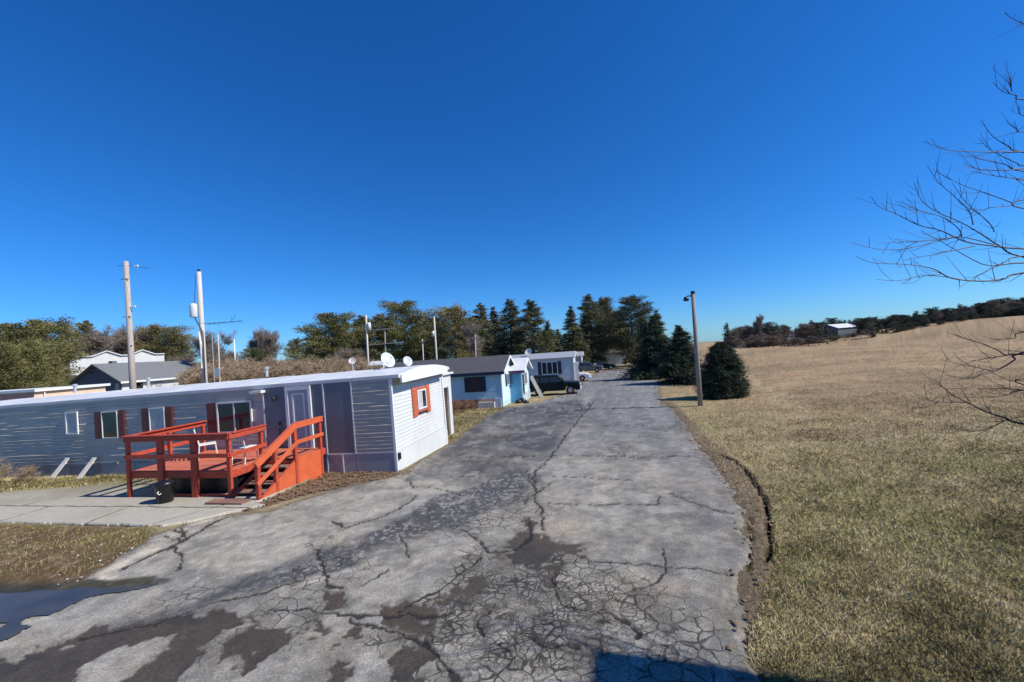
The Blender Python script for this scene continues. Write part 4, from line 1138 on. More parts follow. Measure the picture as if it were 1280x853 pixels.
# ------------------------------------------------------------------ vehicles (front towards +x)
def vehicle(name, label, cat, loc, rz, paint, kind='suv', sc=1.0, grp=None):
    t = thing(name, label, cat, loc, rz, grp); t.scale = (sc, sc, sc)
    W = .92
    wb = 1.38; wr = .37 if kind == 'suv' else .32
    zb = .30 if kind == 'suv' else .22
    def arch(cx, r_, n=8):
        return [(cx + r_ * math.cos(a), zb + .06 + r_ * math.sin(a)) for a in np.linspace(math.pi, 0, n)]
    if kind == 'suv':
        hood, belt, roof = 1.04, 1.10, 1.74
        prof = [(-2.2, zb + .05)] + arch(-wb, .45) + arch(wb, .45) + [(2.2, zb + .1), (2.28, .62), (2.24, .92), (2.05, hood), (.95, belt), (-2.22, belt), (-2.28, .7)]
        gh = [(1.0, belt - .02), (.28, roof - .05), (.1, roof), (-1.9, roof), (-2.12, roof - .12), (-2.22, belt - .02)]
        wins = [[(.72, belt + .05), (.22, roof - .14), (-.35, roof - .14), (-.35, belt + .05)], [(-.45, belt + .05), (-.45, roof - .14), (-1.2, roof - .14), (-1.2, belt + .05)], [(-1.3, belt + .05), (-1.3, roof - .14), (-1.92, roof - .16), (-2.02, belt + .05)]]
    else:
        hood, belt, roof = .84, .92, 1.42
        prof = [(-2.2, zb + .05)] + arch(-wb, .38) + arch(wb, .38) + [(2.15, zb + .05), (2.25, .45), (2.2, .68), (1.9, hood), (.85, belt), (-1.5, belt + .04), (-2.2, belt - .02), (-2.28, .55)]
        gh = [(.95, belt - .02), (.2, roof - .04), (0, roof), (-.95, roof), (-1.2, roof - .05), (-1.8, belt)]
        wins = [[(.68, belt + .05), (.14, roof - .11), (-.4, roof - .10), (-.4, belt + .05)], [(-.5, belt + .05), (-.5, roof - .10), (-.98, roof - .11), (-1.45, belt + .06)]]
    m_ = MB(); m_.prism(prof, lambda u, v, w: (u, w, v), -W, W); body = m_.build('body', paint, t, False, .05)
    g_ = MB(); n = len(gh)
    f_ = lambda u, v, s_: (u, s_ * (W - .03 - .17 * max(0, (v - belt) / (roof - belt))), v)
    vs = [f_(u, v, -1) for u, v in gh] + [f_(u, v, 1) for u, v in gh]
    g_.add(vs, [tuple(range(n)), tuple(range(2 * n - 1, n - 1, -1))] + [(i, i + n, (i + 1) % n + n, (i + 1) % n) for i in range(n)])
    g_.build('cabin', paint, t, False, .03)
    for s_ in (-1, 1):
        for wpl in wins:
            g_ = MB(); nn = len(wpl)
            a_ = [(lambda q: (q[0], q[1] + s_ * .004, q[2]))(f_(u, v, s_)) for u, v in wpl]; b_ = [(q[0], q[1] + s_ * .012, q[2]) for q in a_]
            g_.add(a_ + b_, [tuple(range(nn)), tuple(range(2 * nn - 1, nn - 1, -1))] + [(i, i + nn, (i + 1) % nn + nn, (i + 1) % nn) for i in range(nn)])
            g_.build('side_window', M['glass'], t)
    a0_, a1_ = gh[0], gh[1]
    def slab(p0, p1, off):
        g_ = MB(); d = Vector((p1[0] - p0[0], 0, p1[1] - p0[1])); nrm = Vector((d.z, 0, -d.x)).normalized() * off
        c_ = []
        for tt, (ss) in ((.1, 1), (.92, 1)):
            u = p0[0] + (p1[0] - p0[0]) * tt; v = p0[1] + (p1[1] - p0[1]) * tt
            q = f_(u, v, 1); c_.append((u, q[1] - .08, v))
        pts = [(c_[0][0], -c_[0][1], c_[0][2]), (c_[0][0], c_[0][1], c_[0][2]), (c_[1][0], c_[1][1], c_[1][2]), (c_[1][0], -c_[1][1], c_[1][2])]
        A = [Vector(q) + nrm * .3 for q in pts]; B = [Vector(q) + nrm for q in pts]
        g_.add(A + B, [(0, 1, 2, 3), (7, 6, 5, 4), (0, 4, 5, 1), (1, 5, 6, 2), (2, 6, 7, 3), (3, 7, 4, 0)]); return g_
    slab(gh[0], gh[1], .015).build('windscreen', M['glass'], t)
    slab(gh[-1], gh[-2], -.015).build('rear_window', M['glass'], t)
    for cx in (-wb, wb):
        for s_ in (-1, 1):
            m_ = MB(); yy0 = s_ * (W - .12)
            m_.lathe([(wr * .55, -.11), (wr * .9, -.11), (wr, -.07), (wr, .07), (wr * .9, .11), (wr * .55, .11)], (cx, yy0, wr), (0, 1, 0), 24)
            wh = m_.build('wheel', M['tyre'], t, True)
            m_ = MB(); m_.lathe([(0, -.10), (wr * .2, -.10), (wr * .56, -.085), (wr * .6, -.11), (wr * .6, .11), (wr * .56, .085), (wr * .2, .10), (0, .10)], (cx, yy0, wr), (0, 1, 0), 24)
            m_.build('rim', M['rim'], wh)
    for s_ in (-1, 1):
        m_ = MB(); y0 = s_ * (W - .2)
        m_.box(2.17 if kind == 'suv' else 2.1, 2.30 if kind == 'suv' else 2.255, y0 - .17, y0 + .15, hood - .30, hood - .12); m_.build('headlight', M['lamp'], t, False, .02)
        m_ = MB(); m_.box(.72, .88, s_ * (W + .0) - .09, s_ * (W + .0) + .09, belt + .03, belt + .16); m_.build('mirror', paint, t, False, .02)
    m_ = MB(); m_.box(2.2, 2.36, -W + .04, W - .04, zb + .06, zb + .26); m_.build('bumper', M['xfmr'] if kind == 'suv' else paint, t, False, .03)
    return t


p = at(700, 494)
vehicle('parked_car', 'near black car parked nose to the road, nearest of the parked cars', 'car', (p[0] - .30, p[1] + .75, p[2] + .03), TH + R(2), M['carblack'], 'suv', .95)
p = at(725, 477)
vehicle('parked_car', 'white car nosing out behind the light grey blue trailer', 'car', (p[0] - 1.0, p[1] + .9, p[2] + .03), TH, M['carwhite'], 'sedan', 1.05)
p = at(737, 466)
vehicle('parked_car', 'dark grey car parked beyond the white trailer end', 'car', (p[0] - .2, p[1], p[2] + .03), TH, M['cargrey'], 'suv', 1.0)
p = far(752, 463, 72)
vehicle('parked_car', 'dark car in the pine shade, farthest along the road', 'car', (p[0], p[1], float(gz(p[0], p[1])) + .03), TH + R(8), M['carblack'], 'sedan', 1.05)
p = at(744.5, 464.5)
t = thing('mailbox_post', 'thin white post beside the dark grey car', 'post', tuple(p), 0)
m_ = MB(); m_.box(-.09, .09, -.09, .09, -.1, 1.25); m_.build('post', M['white'], t)
m_ = MB(); m_.box(-.16, .16, -.16, .16, 1.25, 1.31); m_.build('cap', M['white'], t)

# ------------------------------------------------------------------ buildings behind, at the left
# flat roofed tan trailer
c0 = far(42, 493, 27)
Tn = thing('mobile_home', 'flat roofed tan and red brown trailer behind the grey one', 'mobile home', (c0[0], c0[1], -.92), TH)
m_ = MB(); m_.box(-22, 0, .02, 4, -.3, 3.42); m_.build('core_wall', M['tan'], Tn)
m_ = MB(); clap(m_, ff, -22, -.02, 0, 3.4, .0, .2, .015); m_.build('siding', M['redbrown'], Tn)
m_ = MB(); m_.box(-22.2, .2, -.05, 4.2, 3.43, 3.60); m_.build('roof', M['white'], Tn)
m_ = MB(); m_.tube([(.08, .5, 2.2), (.08, .5, 3.42)], .04, 8); m_.build('downpipe', M['white'], Tn)

# grey roofed house: gable towards us with its shade put into the colour, lit wall facing the road
c0 = far(151, 474, 56)
gzh = float(gz(c0[0], c0[1]))
H2 = thing('house', 'grey roofed house with dark gable and white side wall, left', 'house', (c0[0], c0[1], gzh), R(-9))
hE = c0[2] - gzh - .25; hW = 8.0; hR = 2.35; hL = 13.5
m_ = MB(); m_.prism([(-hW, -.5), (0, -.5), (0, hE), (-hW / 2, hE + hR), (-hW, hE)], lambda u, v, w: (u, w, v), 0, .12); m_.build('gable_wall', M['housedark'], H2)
m_ = MB(); m_.box(-.1, 0, .12, hL, -.5, hE); m_.box(-hW, -hW + .1, .12, hL, -.5, hE); m_.box(-hW, 0, hL, hL + .1, -.5, hE); m_.build('side_wall', M['siding_end'], H2)
sl = hR / (hW / 2)
m_ = MB(); pr = [(-hW - .5, hE - .5 * sl), (-hW / 2, hE + hR), (.5, hE - .5 * sl), (.5, hE - .5 * sl + .16), (-hW / 2, hE + hR + .18), (-hW - .5, hE - .5 * sl + .16)]
m_.prism([(u, v + .02) for u, v in pr], lambda u, v, w: (u, w, v), -.45, hL + .4); m_.build('roof', M['shinglegrey'], H2)
m_ = MB(); m_.box(.502, .60, -.45, hL + .4, hE - .5 * sl - .06, hE - .5 * sl + .2); m_.build('gutter', M['white'], H2)
m_ = MB()
for y_ in (1.6, 8.2, 10.2):
    m_ = MB(); m_.box(.0, .05, y_, y_ + 1.2, hE - 1.35, hE - .45); m_.build('window', M['glass'], H2)
m_ = MB(); m_.box(.0, .08, 4.6, 5.5, hE - 2.0, hE - .1); m_.build('door', M['doorgrey'], H2)
m_ = MB(); m_.box(-.9, -.3, -.05, -.01, hE - 1.3, hE - .3); m_.build('gable_window', M['curtain'], H2)
m_ = MB(); m_.lathe([(.22, 0), (.22, .3), (0, .34)], (-hW / 2 - .0, -.35, hE + hR - .8), (0, -1, 0), 10); m_.build('gable_vent', M['black'], H2)
m_ = MB(); m_.box(-hW / 2 - 1.9, -hW / 2 - 1.2, 3, 3.6, hE + 1.0, hE + hR + .55); m_.build('chimney', M['housedark'], H2)

# white shopfront with two small gables on its parapet
c0 = far(88, 470, 80); c1_ = far(206, 461, 92)
gzs = float(gz(c0[0], c0[1])); dx_, dy_ = c1_[0] - c0[0], c1_[1] - c0[1]; ln = math.hypot(dx_, dy_)
Sf = thing('shop_building', 'white shopfront with twin pointed gables on its parapet', 'building', (c0[0], c0[1], gzs), math.atan2(dy_, dx_))
zt = far(88, 447.0, 80)[2] - gzs
pk = far(131, 439.5, 84.2)[2] - gzs
g1, g2, gw = ln * .36, ln * .745, ln * .145
pts = [(0, -.5), (ln, -.5), (ln, zt), (g2 + gw, zt), (g2, pk), (g2 - gw, zt), (g1 + gw, zt), (g1, pk), (g1 - gw, zt), (0, zt)]
m_ = MB(); m_.prism(pts, lambda u, v, w: (u, w, v), 0, .4); m_.build('front_wall', M['siding_end'], Sf)
m_ = MB(); m_.box(0, ln, .4, 12, -.5, zt - 1.2); m_.build('rear_block', M['siding_end'], Sf)
m_ = MB()
for a_, b_ in zip(pts[2:-1], pts[3:]):
    m_.beam((a_[0], .12, a_[1] + .08), (b_[0], .12, b_[1] + .08), .9, .16)
m_.build('coping', M['white'], Sf)
# dark roofed building left of it
c0 = far(92, 478, 72); gzd = float(gz(c0[0], c0[1]))
Dr = gable_home('house', 'dark roofed low house half hidden by the pines', 'house', (c0[0], c0[1] , gzd), R(40), 7, 7, 2.6, 2.6, M['housedark'], M['housedark'], M['shingle'], .4, None, None, .4, .3)

# small far roofs
p = far(478, 459, 42)
gg = float(gz(p[0], p[1]))
gable_home('shed', 'white shed corner showing beside the large satellite dish', 'shed', (p[0], p[1], gg), TH, 1.6, 2.2, p[2] - gg + .15, .35, M['siding_end'], M['siding_end'], M['roofwhite'], .3, None, None, .12, .2)
p = far(527, 459, 46); gg = float(gz(p[0], p[1]))
gable_home('shed', 'white shed gable just right of the middle sized dish', 'shed', (p[0], p[1], gg), R(-40), 1.6, 2.2, p[2] - gg - .3, .7, M['siding_end'], M['siding_end'], M['roofwhite'], .3, None, None, .12, .2)
p = far(382, 458, 70); gg = float(gz(p[0], p[1]))
gable_home('shed', 'little pale shed roof in the brown brush', 'shed', (p[0], p[1], gg), TH, 3.5, 2.4, p[2] - gg - .2, .6, M['greyblue'], M['siding_end'], M['roofwhite'], .3, None, None, .15, .2)

# far homes across the field
def far_home(label, px, py, Y, L, H, wm, rm, rz=0, em=None):
    p = far(px, py, Y); g = float(gz(p[0], p[1]))
    h = max(2.2, p[2] - g)
    return gable_home('far_house', label, 'house', (p[0], p[1], g), rz, L, 6, h, 1.2, wm, em or M['siding_end'], rm, .4, None, None, .3, .3)


far_home('long white roofed house among the trees beyond the field', 1072, 416.5, 136, 9, 3.0, M['housedark'], M['roofwhite'], R(18), M['housedark'])
far_home('small white house at the left end of the far tree line', 934, 426, 150, 5, 2.6, M['siding_end'], M['shinglegrey'], R(10))
far_home('mauve grey house showing faintly in the far brush', 1004, 419, 165, 9, 2.6, M['greyblue'], M['rooflight'], R(12))

# ------------------------------------------------------------------ poles
def pole(label, base, top, r0, r1, m_, cat='utility pole', name='utility_pole', grp='poles behind the trailers'):
    t = thing(name, label, cat, base, 0, grp)
    d = Vector(top) - Vector(base)
    a = MB(); a.tube([(0, 0, -.5), d * .5, d], [r0, (r0 + r1) / 2, r1], 14); a.build('pole', m_, t, True)
    return t, d


def pole_px(label, pxt, pyt, pxb, Y, r0, r1, m_, **k):
    tp = far(pxt, pyt, Y); z0 = None
    bx = far(pxb, 470, Y)
    # foot straight down the leaning shaft
    b = Vector((bx[0], Y, float(gz(bx[0], Y))))
    return pole(label, b, tuple(tp), r0, r1, m_, **k)


t, d = pole_px('tall bare wooden pole, leftmost, rising over the grey roofed house', 157.5, 327, 166, 23, .17, .11, M['polewood'])
m_ = MB(); m_.tube([d + Vector((-.5, 0, -.22)), d + Vector((0, 0, -.2)), d + Vector((.9, .5, -.35))], .012, 5); m_.build('wire_stub', M['darkmetal'], t)
for zz_, xx_ in ((-.30, .55), (-2.55, .30)):
    m_ = MB(); c_ = d + Vector((xx_, -.02, zz_)); m_.tube([c_ + Vector((-.12, 0, 0)), c_ + Vector((.12, 0, .01))], [.035, .05], 8); m_.build('insulator', M['white'], t)
for zz_ in (-1.0, -3.1, -4.7):
    m_ = MB(); c_ = d * (1 + zz_ / d.z); m_.tube([c_ + Vector((-.24, -.1, 0)), c_ + Vector((.2, -.1, 0))], .02, 6); m_.build('bolt', M['darkmetal'], t)

t, d = pole_px('pale wooden pole carrying a white transformer can', 248.5, 340, 256, 26, .16, .12, M['polepale'])
c_ = d * ((far(247, 389, 26)[2] - t.location.z) / d.z) + Vector((-.36, -.12, 0))
m_ = MB(); m_.lathe([(0, -.42), (.20, -.40), (.22, -.36), (.22, .36), (.20, .42), (.1, .47), (0, .48)], c_, (0, 0, 1), 20); x = m_.build('transformer', M['xfmr'], t, True)
m_ = MB(); m_.tube([c_ + Vector((0, 0, .45)), c_ + Vector((0, 0, .66))], [.04, .025], 8); m_.build('bushing', M['galv'], x)
m_ = MB(); m_.tube([d * .985 + Vector((-.12, -.1, 0)), d * .78 + Vector((-.30, -.15, 0))], .014, 5); m_.tube([c_ + Vector((.1, -.1, -.4)), d * .62 + Vector((.16, -.16, 0)), d * .1 + Vector((.14, -.16, 0))], .03, 6); m_.build('cable', M['darkmetal'], t)
m_ = MB(); m_.tube([d * .60 + Vector((-.1, -.16, .3)), d * .55 + Vector((.02, -.2, 0)), d * .40 + Vector((.0, -.2, 0))], [.05, .07, .05], 8); m_.build('conduit', M['white'], t)
m_ = MB(); m_.box(d.x * .985 - .02, d.x * .985 + .02, -.1, .1, d.z + .0, d.z + .16); m_.build('top_pin', M['darkmetal'], t)

# TV antenna right of it
pb = far(268, 478, 24); ptp = far(267, 404, 24)
t = thing('tv_antenna', 'old television antenna on a thin mast beside the transformer pole', 'antenna', (pb[0], pb[1], pb[2] - .9), 0)
hz = ptp[2] - pb[2] + .9
m_ = MB(); m_.tube([(0, 0, 0), (0, 0, hz + .1)], .022, 6); m_.build('mast', M['galv'], t)
m_ = MB(); m_.tube([(-.35, 0, hz - .03), (1.8, 0, hz + .02)], .014, 6)
for k in range(7):
    xx_ = -.3 + k * .33; ll = .65 - .05 * k
    m_.tube([(xx_, -ll, hz - .02), (xx_, ll, hz - .02)], .008, 5)
m_.tube([(1.15, 0, hz), (1.45, 0, hz + .36)], .01, 5); m_.tube([(1.15, 0, hz + .04), (1.05, .2, hz + .3)], .008, 5); m_.build('boom', M['darkmetal'], t)
t, d = pole_px('short thin pale pole left of the brush, with a little meter box', 272.5, 418, 274, 25, .035, .03, M['polepale'])
m_ = MB(); m_.box(-.2, .1, -.12, -.04, d.z * .58, d.z * .66); m_.build('meter_box', M['galv'], t)
t, d = pole_px('thin white pole standing alone over the brown brush', 292.5, 424, 295, 48, .075, .06, M['white'])
m_ = MB(); c_ = Vector((d.x, d.y, d.z)); m_.tube([c_, c_ + Vector((0, 0, .1))], .085, 8); m_.build('cap', M['galv'], t)
t, d = pole_px('slim pale pole with a small white transformer, mid distance', 457.5, 394, 460.5, 44, .12, .085, M['polepale'])
c_ = d * .86 + Vector((.30, -.1, 0)); m_ = MB(); m_.lathe([(0, -.4), (.2, -.38), (.2, .36), (.1, .42), (0, .43)], c_, (0, 0, 1), 14); m_.build('transformer', M['xfmr'], t, True)
t, d = pole_px('distant grey pole with two crossarms in front of the pines', 481, 411, 482, 62, .12, .09, M['polegrey'])
for fz, hl in ((.985, 1.5), (.74, 2.7)):
    m_ = MB(); c_ = d * fz; m_.beam(c_ + Vector((-hl, -.12, 0)), c_ + Vector((hl, -.12, .1)), .10, .12); m_.build('crossarm', M['polegrey'], t)
t, d = pole_px('short thin pale pole between the dishes and the leaning pole', 528, 424, 530, 44, .06, .05, M['polepale'])
m_ = MB(); c_ = d * .96; m_.beam(c_ + Vector((-.3, -.08, 0)), c_ + Vector((.3, -.08, 0)), .06, .08); m_.build('crossarm', M['polegrey'], t)
t, d = pole_px('slim pale pole leaning a little, right of the dishes', 542.5, 396, 547, 44, .11, .08, M['polepale'])
m_ = MB(); c_ = d * .78 + Vector((-.2, -.1, 0)); m_.lathe([(0, -.3), (.16, -.28), (.16, .28), (0, .32)], c_, (0, 0, 1), 12); m_.build('transformer', M['galv'], t, True)
t, d = pole_px('faint thin pole in front of the conical pines', 594, 419, 595, 60, .10, .08, M['polewood'])
m_ = MB(); c_ = d * .95; m_.beam(c_ + Vector((-.5, -.1, 0)), c_ + Vector((.5, -.1, 0)), .08, .1); m_.build('crossarm', M['polegrey'], t)

# street light on the right verge
pb = at(875.5, 508)
tp = far(866, 367.5, pb[1])
t, d = pole('grey wooden pole with a small dark lamp on the grass verge', tuple(pb), tuple(tp), .135, .10, M['polegrey'], 'lamp post', 'street_lamp', None)
m_ = MB(); m_.tube([d + Vector((0, 0, -.12)), d + Vector((-.30, -.02, -.10)), d + Vector((-.36, -.02, -.18))], .035, 8); m_.build('arm', M['darkmetal'], t)
m_ = MB(); m_.lathe([(0, .08), (.08, .08), (.13, .0), (.15, -.12), (.10, -.16), (0, -.17)], d + Vector((-.40, -.02, -.22)), (0, 0, 1), 14); m_.build('lamp_head', M['darkmetal'], t, True)
m_ = MB(); m_.lathe([(.115, 0), (.115, .14), (0, .17)], d, (0, 0, 1), 14); m_.build('pole_cap', M['darkmetal'], t)


# ------------------------------------------------------------------ trees
def cards(pos, dirv, ln, wd, rng):
    """leaf/needle sprays as pointed quads"""
    k = len(pos)
    d = dirv / (np.linalg.norm(dirv, axis=1, keepdims=True) + 1e-9)
    r_ = rng.normal(size=(k, 3)); s = np.cross(d, r_); s /= (np.linalg.norm(s, axis=1, keepdims=True) + 1e-9)
    ln = np.asarray(ln)[:, None]; wd = np.asarray(wd)[:, None]
    v = np.zeros((k, 4, 3))
    v[:, 0] = pos - d * ln * .35; v[:, 1] = pos + s * wd * .5; v[:, 2] = pos + d * ln * .65; v[:, 3] = pos - s * wd * .5
    return v


def conifer_mesh(h, rad, nb, per, card, prof, droop, seed, base=.06, spread=.16, lift=.1, clump=.0):
    rng = np.random.default_rng(seed)
    t = base + (1 - base) * (np.arange(nb) + rng.random(nb)) / nb
    t = np.clip(t + rng.normal(0, .015, nb), base, .995)
    az = rng.random(nb) * 2 * np.pi
    even = seed == 3
    L = rad * prof((t - base) / (1 - base)) * np.clip(rng.normal(.95 if even else .92, .07 if even else .17, nb), .45, 1.25)
    lop = 1 + .22 * np.sin(az * 2 + seed) * rng.random(nb) + .18 * np.sin(az + t * 9 + seed)
    L = np.maximum(L * (1 + (lop - 1) * (.3 if even else 1)), rad * .05)
    bi = rng.integers(0, nb, nb * per)
    # longer branches get more foliage
    pr = L / L.sum(); bi = rng.choice(nb, nb * per, p=pr)
    s = np.clip(rng.beta(2.2, 1.25, nb * per), .08, 1)
    l_, a_, t_ = L[bi], az[bi], t[bi]
    dr = np.stack([np.cos(a_), np.sin(a_), np.zeros_like(a_)], 1)
    sl = (lift * (t_ - .3) * 2.2 - droop * s * .9)
    pos = dr * (s * l_)[:, None]
    pos[:, 2] += t_ * h + sl * s * l_
    lat = rng.normal(0, 1, (len(bi), 3)) * (spread * l_ * (1 - .45 * s) + card * .45)[:, None]
    lat[:, 2] *= .45
    pos += lat
    dv = dr * 1.0 + rng.normal(0, .5, (len(bi), 3)); dv[:, 2] += -.15 + (.5 if droop < .1 else 0) + 1.1 * np.clip((t_ - .86) / .14, 0, 1)
    ln = card * rng.uniform(.7, 1.5, len(bi)); wd = ln * rng.uniform(.16, .36, len(bi))
    v = cards(pos, dv, ln, wd, rng)
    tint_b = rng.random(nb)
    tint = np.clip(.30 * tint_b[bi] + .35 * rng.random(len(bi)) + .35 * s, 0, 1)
    f = np.arange(len(bi))[:, None] * 4 + np.array([[0, 1, 2, 3]])
    branches = [((0, 0, t[i] * h), (math.cos(az[i]) * L[i] * .8, math.sin(az[i]) * L[i] * .8, t[i] * h + (lift * (t[i] - .3) * 2.2 - droop * .7) * L[i] * .8)) for i in range(0, nb, 2)]
    return v.reshape(-1, 3), f, np.repeat(tint, 4), branches


TREEPROTO = {}


def conifer(kind, label, loc, h, grp, name='pine_tree', wide=1.0, rz=None, cat='tree'):
    spec = CON[kind]
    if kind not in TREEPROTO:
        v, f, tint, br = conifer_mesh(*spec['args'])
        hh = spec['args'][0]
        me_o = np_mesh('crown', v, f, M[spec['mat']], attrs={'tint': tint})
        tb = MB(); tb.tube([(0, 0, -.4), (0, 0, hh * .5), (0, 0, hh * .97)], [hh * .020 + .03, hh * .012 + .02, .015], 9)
        for a_, b_ in br:
            tb.tube([a_, b_], [.012 + hh * .0022, .006], 4, False)
        tr_o = tb.build('trunk', M['bark'])
        TREEPROTO[kind] = (me_o, tr_o, hh)
        first = True
    else:
        first = False
    cr, tr, hh = TREEPROTO[kind]
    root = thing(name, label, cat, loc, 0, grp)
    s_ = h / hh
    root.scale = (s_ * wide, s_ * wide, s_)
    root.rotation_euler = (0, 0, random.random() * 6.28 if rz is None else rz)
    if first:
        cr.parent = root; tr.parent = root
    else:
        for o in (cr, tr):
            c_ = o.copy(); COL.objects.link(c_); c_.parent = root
    return root


cone = lambda t: (1 - t) ** .85 * (.25 + .75 * np.minimum(1, t * 9 + .25))
fat = lambda t: np.minimum(1, (t + .16) * 3.2) ** .6 * np.clip(1 - t, 0, 1) ** .52
oval = lambda t: np.clip(np.sin(np.pi * np.clip(t * .86 + .12, 0, 1)), 0, 1) ** .62
CON = {
    'roundspruce': dict(args=(3.4, 1.46, 460, 200, .10, lambda t: np.minimum(1, (t + .16) * 2.6) ** .6 * (1 - t) ** .50 * 1.12, .22, 3, .02, .13, .22), mat='spruce'),
    'bluespruce': dict(args=(5.2, 1.9, 300, 130, .15, cone, .25, 5, .03, .13, .2), mat='spruce'),
    'spruce': dict(args=(13, 3.0, 260, 105, .27, cone, .30, 8, .08, .12, .2), mat='pinedark'),
    'sprucewide': dict(args=(13, 3.6, 230, 115, .29, lambda t: (1 - t) ** .62 * (.35 + .65 * np.minimum(1, t * 6 + .2)), .22, 12, .10, .14, .3), mat='pinedark'),
    'pineround': dict(args=(11, 3.9, 170, 210, .27, oval, .05, 17, .04, .15, .5), mat='pine'),
    'pineragged': dict(args=(12, 3.7, 130, 230, .27, fat, .08, 23, .08, .14, .5), mat='pine'),
    'darkround': dict(args=(12, 4.3, 170, 210, .28, oval, .08, 29, .07, .15, .45), mat='pinedark'),
    'cedar': dict(args=(9, 3.5, 150, 200, .24, oval, .02, 31, .02, .15, .5), mat='cedar'),
    'farfir': dict(args=(9, 2.4, 90, 36, .50, cone, .2, 37, .05, .15, .2), mat='farever'),
    'farround': dict(args=(8, 3.4, 80, 46, .60, oval, .05, 41, .02, .2, .4), mat='farever'),
}


def tree_px(kind, label, px, pytop, Y, grp, wide=1.0, name='pine_tree', drop=0):
    tp = far(px, pytop, Y)
    g = float(gz(tp[0], Y)) - drop
    return conifer(kind, label, (tp[0], Y, g), tp[2] - g, grp, name, wide)


# right verge spruces
p = at(905, 497)
conifer('roundspruce', 'dense rounded dark spruce beside the street lamp', (p[0], p[1], p[2]), 3.45, None, 'spruce_tree')
p = at(851, 479)
conifer('bluespruce', 'bushy spruce at the road edge, just left of the lamp', (p[0] + .2, p[1], p[2]), 5.3, 'spruces along the right road edge', 'spruce_tree', 1.35)
p = at(838, 476)
conifer('bluespruce', 'narrower taller spruce behind the bushy road edge spruce', (p[0], p[1] + 4, p[2] - .1), 6.9, 'spruces along the right road edge', 'spruce_tree', 1.15)
p = at(865, 477)
conifer('bluespruce', 'low blue tinged spruce between the lamp and the bushy spruce', (p[0] - .2, p[1] + .5, p[2]), 3.6, 'spruces along the right road edge', 'spruce_tree', 1.2)

G1 = 'dark pines round the road end'
for kind, lab, px, py, Y, w in (
        ('spruce', 'pointed dark spruce at the left of the road end clump', 713, 383, 78, 1.3),
        ('sprucewide', 'tallest dark pine of the road end clump', 735, 369, 82, 1.1),
        ('darkround', 'broad dark pine right of the tallest at the road end', 752, 376, 90, .75),
        ('spruce', 'narrow dark tree top between the two broad road end pines', 757, 372, 96, .9),
        ('darkround', 'heavy round topped dark pine overhanging the road end', 787, 375, 80, 1.05),
        ('spruce', 'small pointed spruce, right shoulder of the road end clump', 820, 388, 66, 1.35),
        ('sprucewide', 'lower dark pine filling the gap under the round topped one', 803, 396, 72, .95),
        ('darkround', 'shadowed pine low behind the parked cars', 768, 392, 100, 1.0)):
    tree_px(kind, lab, px, py, Y, G1, w)
G2 = 'row of conical pines behind the blue houses'
for kind, lab, px, py, Y, w in (
        ('sprucewide', 'slim pine at the left end of the conical row', 600, 380, 74, 1.0),
        ('spruce', 'second conical pine from the left of the row', 616, 384, 80, 1.3),
        ('sprucewide', 'conical pine in the row with the sharpest tip', 636, 375, 76, 1.15),
        ('sprucewide', 'widest conical pine at the right end of the row', 662, 376, 72, 1.35),
        ('spruce', 'small dark pine low at the right foot of the row', 684, 402, 84, 1.5),
        ('spruce', 'dark pine filling between the row and the road end clump', 697, 412, 92, 1.7)):
    tree_px(kind, lab, px, py, Y, G2, w)
G3 = 'olive pines behind the satellite dishes'
for kind, lab, px, py, Y, w in (
        ('pineround', 'rounded olive pine at the left of the dish group', 413, 396, 80, 1.2),
        ('pineragged', 'ragged olive pine left of the tallest, behind the dishes', 450, 396, 86, 1.0),
        ('pineragged', 'narrow dark olive pine touching the tallest one', 478, 394, 92, 1.0),
        ('pineround', 'tallest olive pine behind the dishes', 504, 381, 82, .95),
        ('pineragged', 'dull olive pine filling behind the first rounded one', 431, 403, 94, .9),
        ('darkround', 'dark pine deep between the two middle dish group pines', 466, 403, 100, .9),
        ('pineround', 'lower olive pine at the right flank of the tallest one', 524, 404, 88, .8),
        ('darkround', 'dark pine low behind the rounded pine at the group edge', 395, 418, 92, .8),
        ('cedar', 'yellow olive round tree right of the leaning pole', 566, 389, 78, 1.05),
        ('pinedark_', 'dark pine shadowing the left side of the yellow olive tree', 540, 402, 90, 1.1),
        ('cedar', 'lower yellow olive tree against the conical row', 584, 402, 72, .7)):
    tree_px('darkround' if kind == 'pinedark_' else kind, lab, px, py, Y, G3, w)
G4 = 'pines at the far left behind the tan trailer'
for kind, lab, px, py, Y, w in (
        ('pineragged', 'dark olive pine at the very left edge', -6, 419, 62, 1.2),
        ('pineround', 'broad olive pine second from the left edge', 20, 410, 58, 1.15),
        ('pineround', 'tall olive pine in the middle of the left wood', 52, 405, 66, 1.0),
        ('pineragged', 'ragged olive pine behind the white shopfront edge', 88, 409, 106, .95),
        ('pineround', 'low bushy pine in front at the left wood', 26, 430, 50, 1.0),
        ('pineround', 'low bushy pine at the left edge, in front', -4, 436, 46, 1.1),
        ('cedar', 'small yellowish pine left of the dark roofed house', 58, 444, 62, .55),
        ('pineragged', 'thin topped pine over the left shopfront gable', 107, 403, 100, .8),
        ('cedar', 'yellow brown pine right of the tallest bare pole', 198, 412, 98, 1.0),
        ('pineround', 'dark green pine between the two tall poles', 222, 422, 100, .9),
        ('darkround', 'dark pine directly behind the leftmost pole', 180, 420, 110, 1.0)):
    tree_px(kind, lab, px, py, Y, G4, w)
G5 = 'small dark pines over the brown brush'
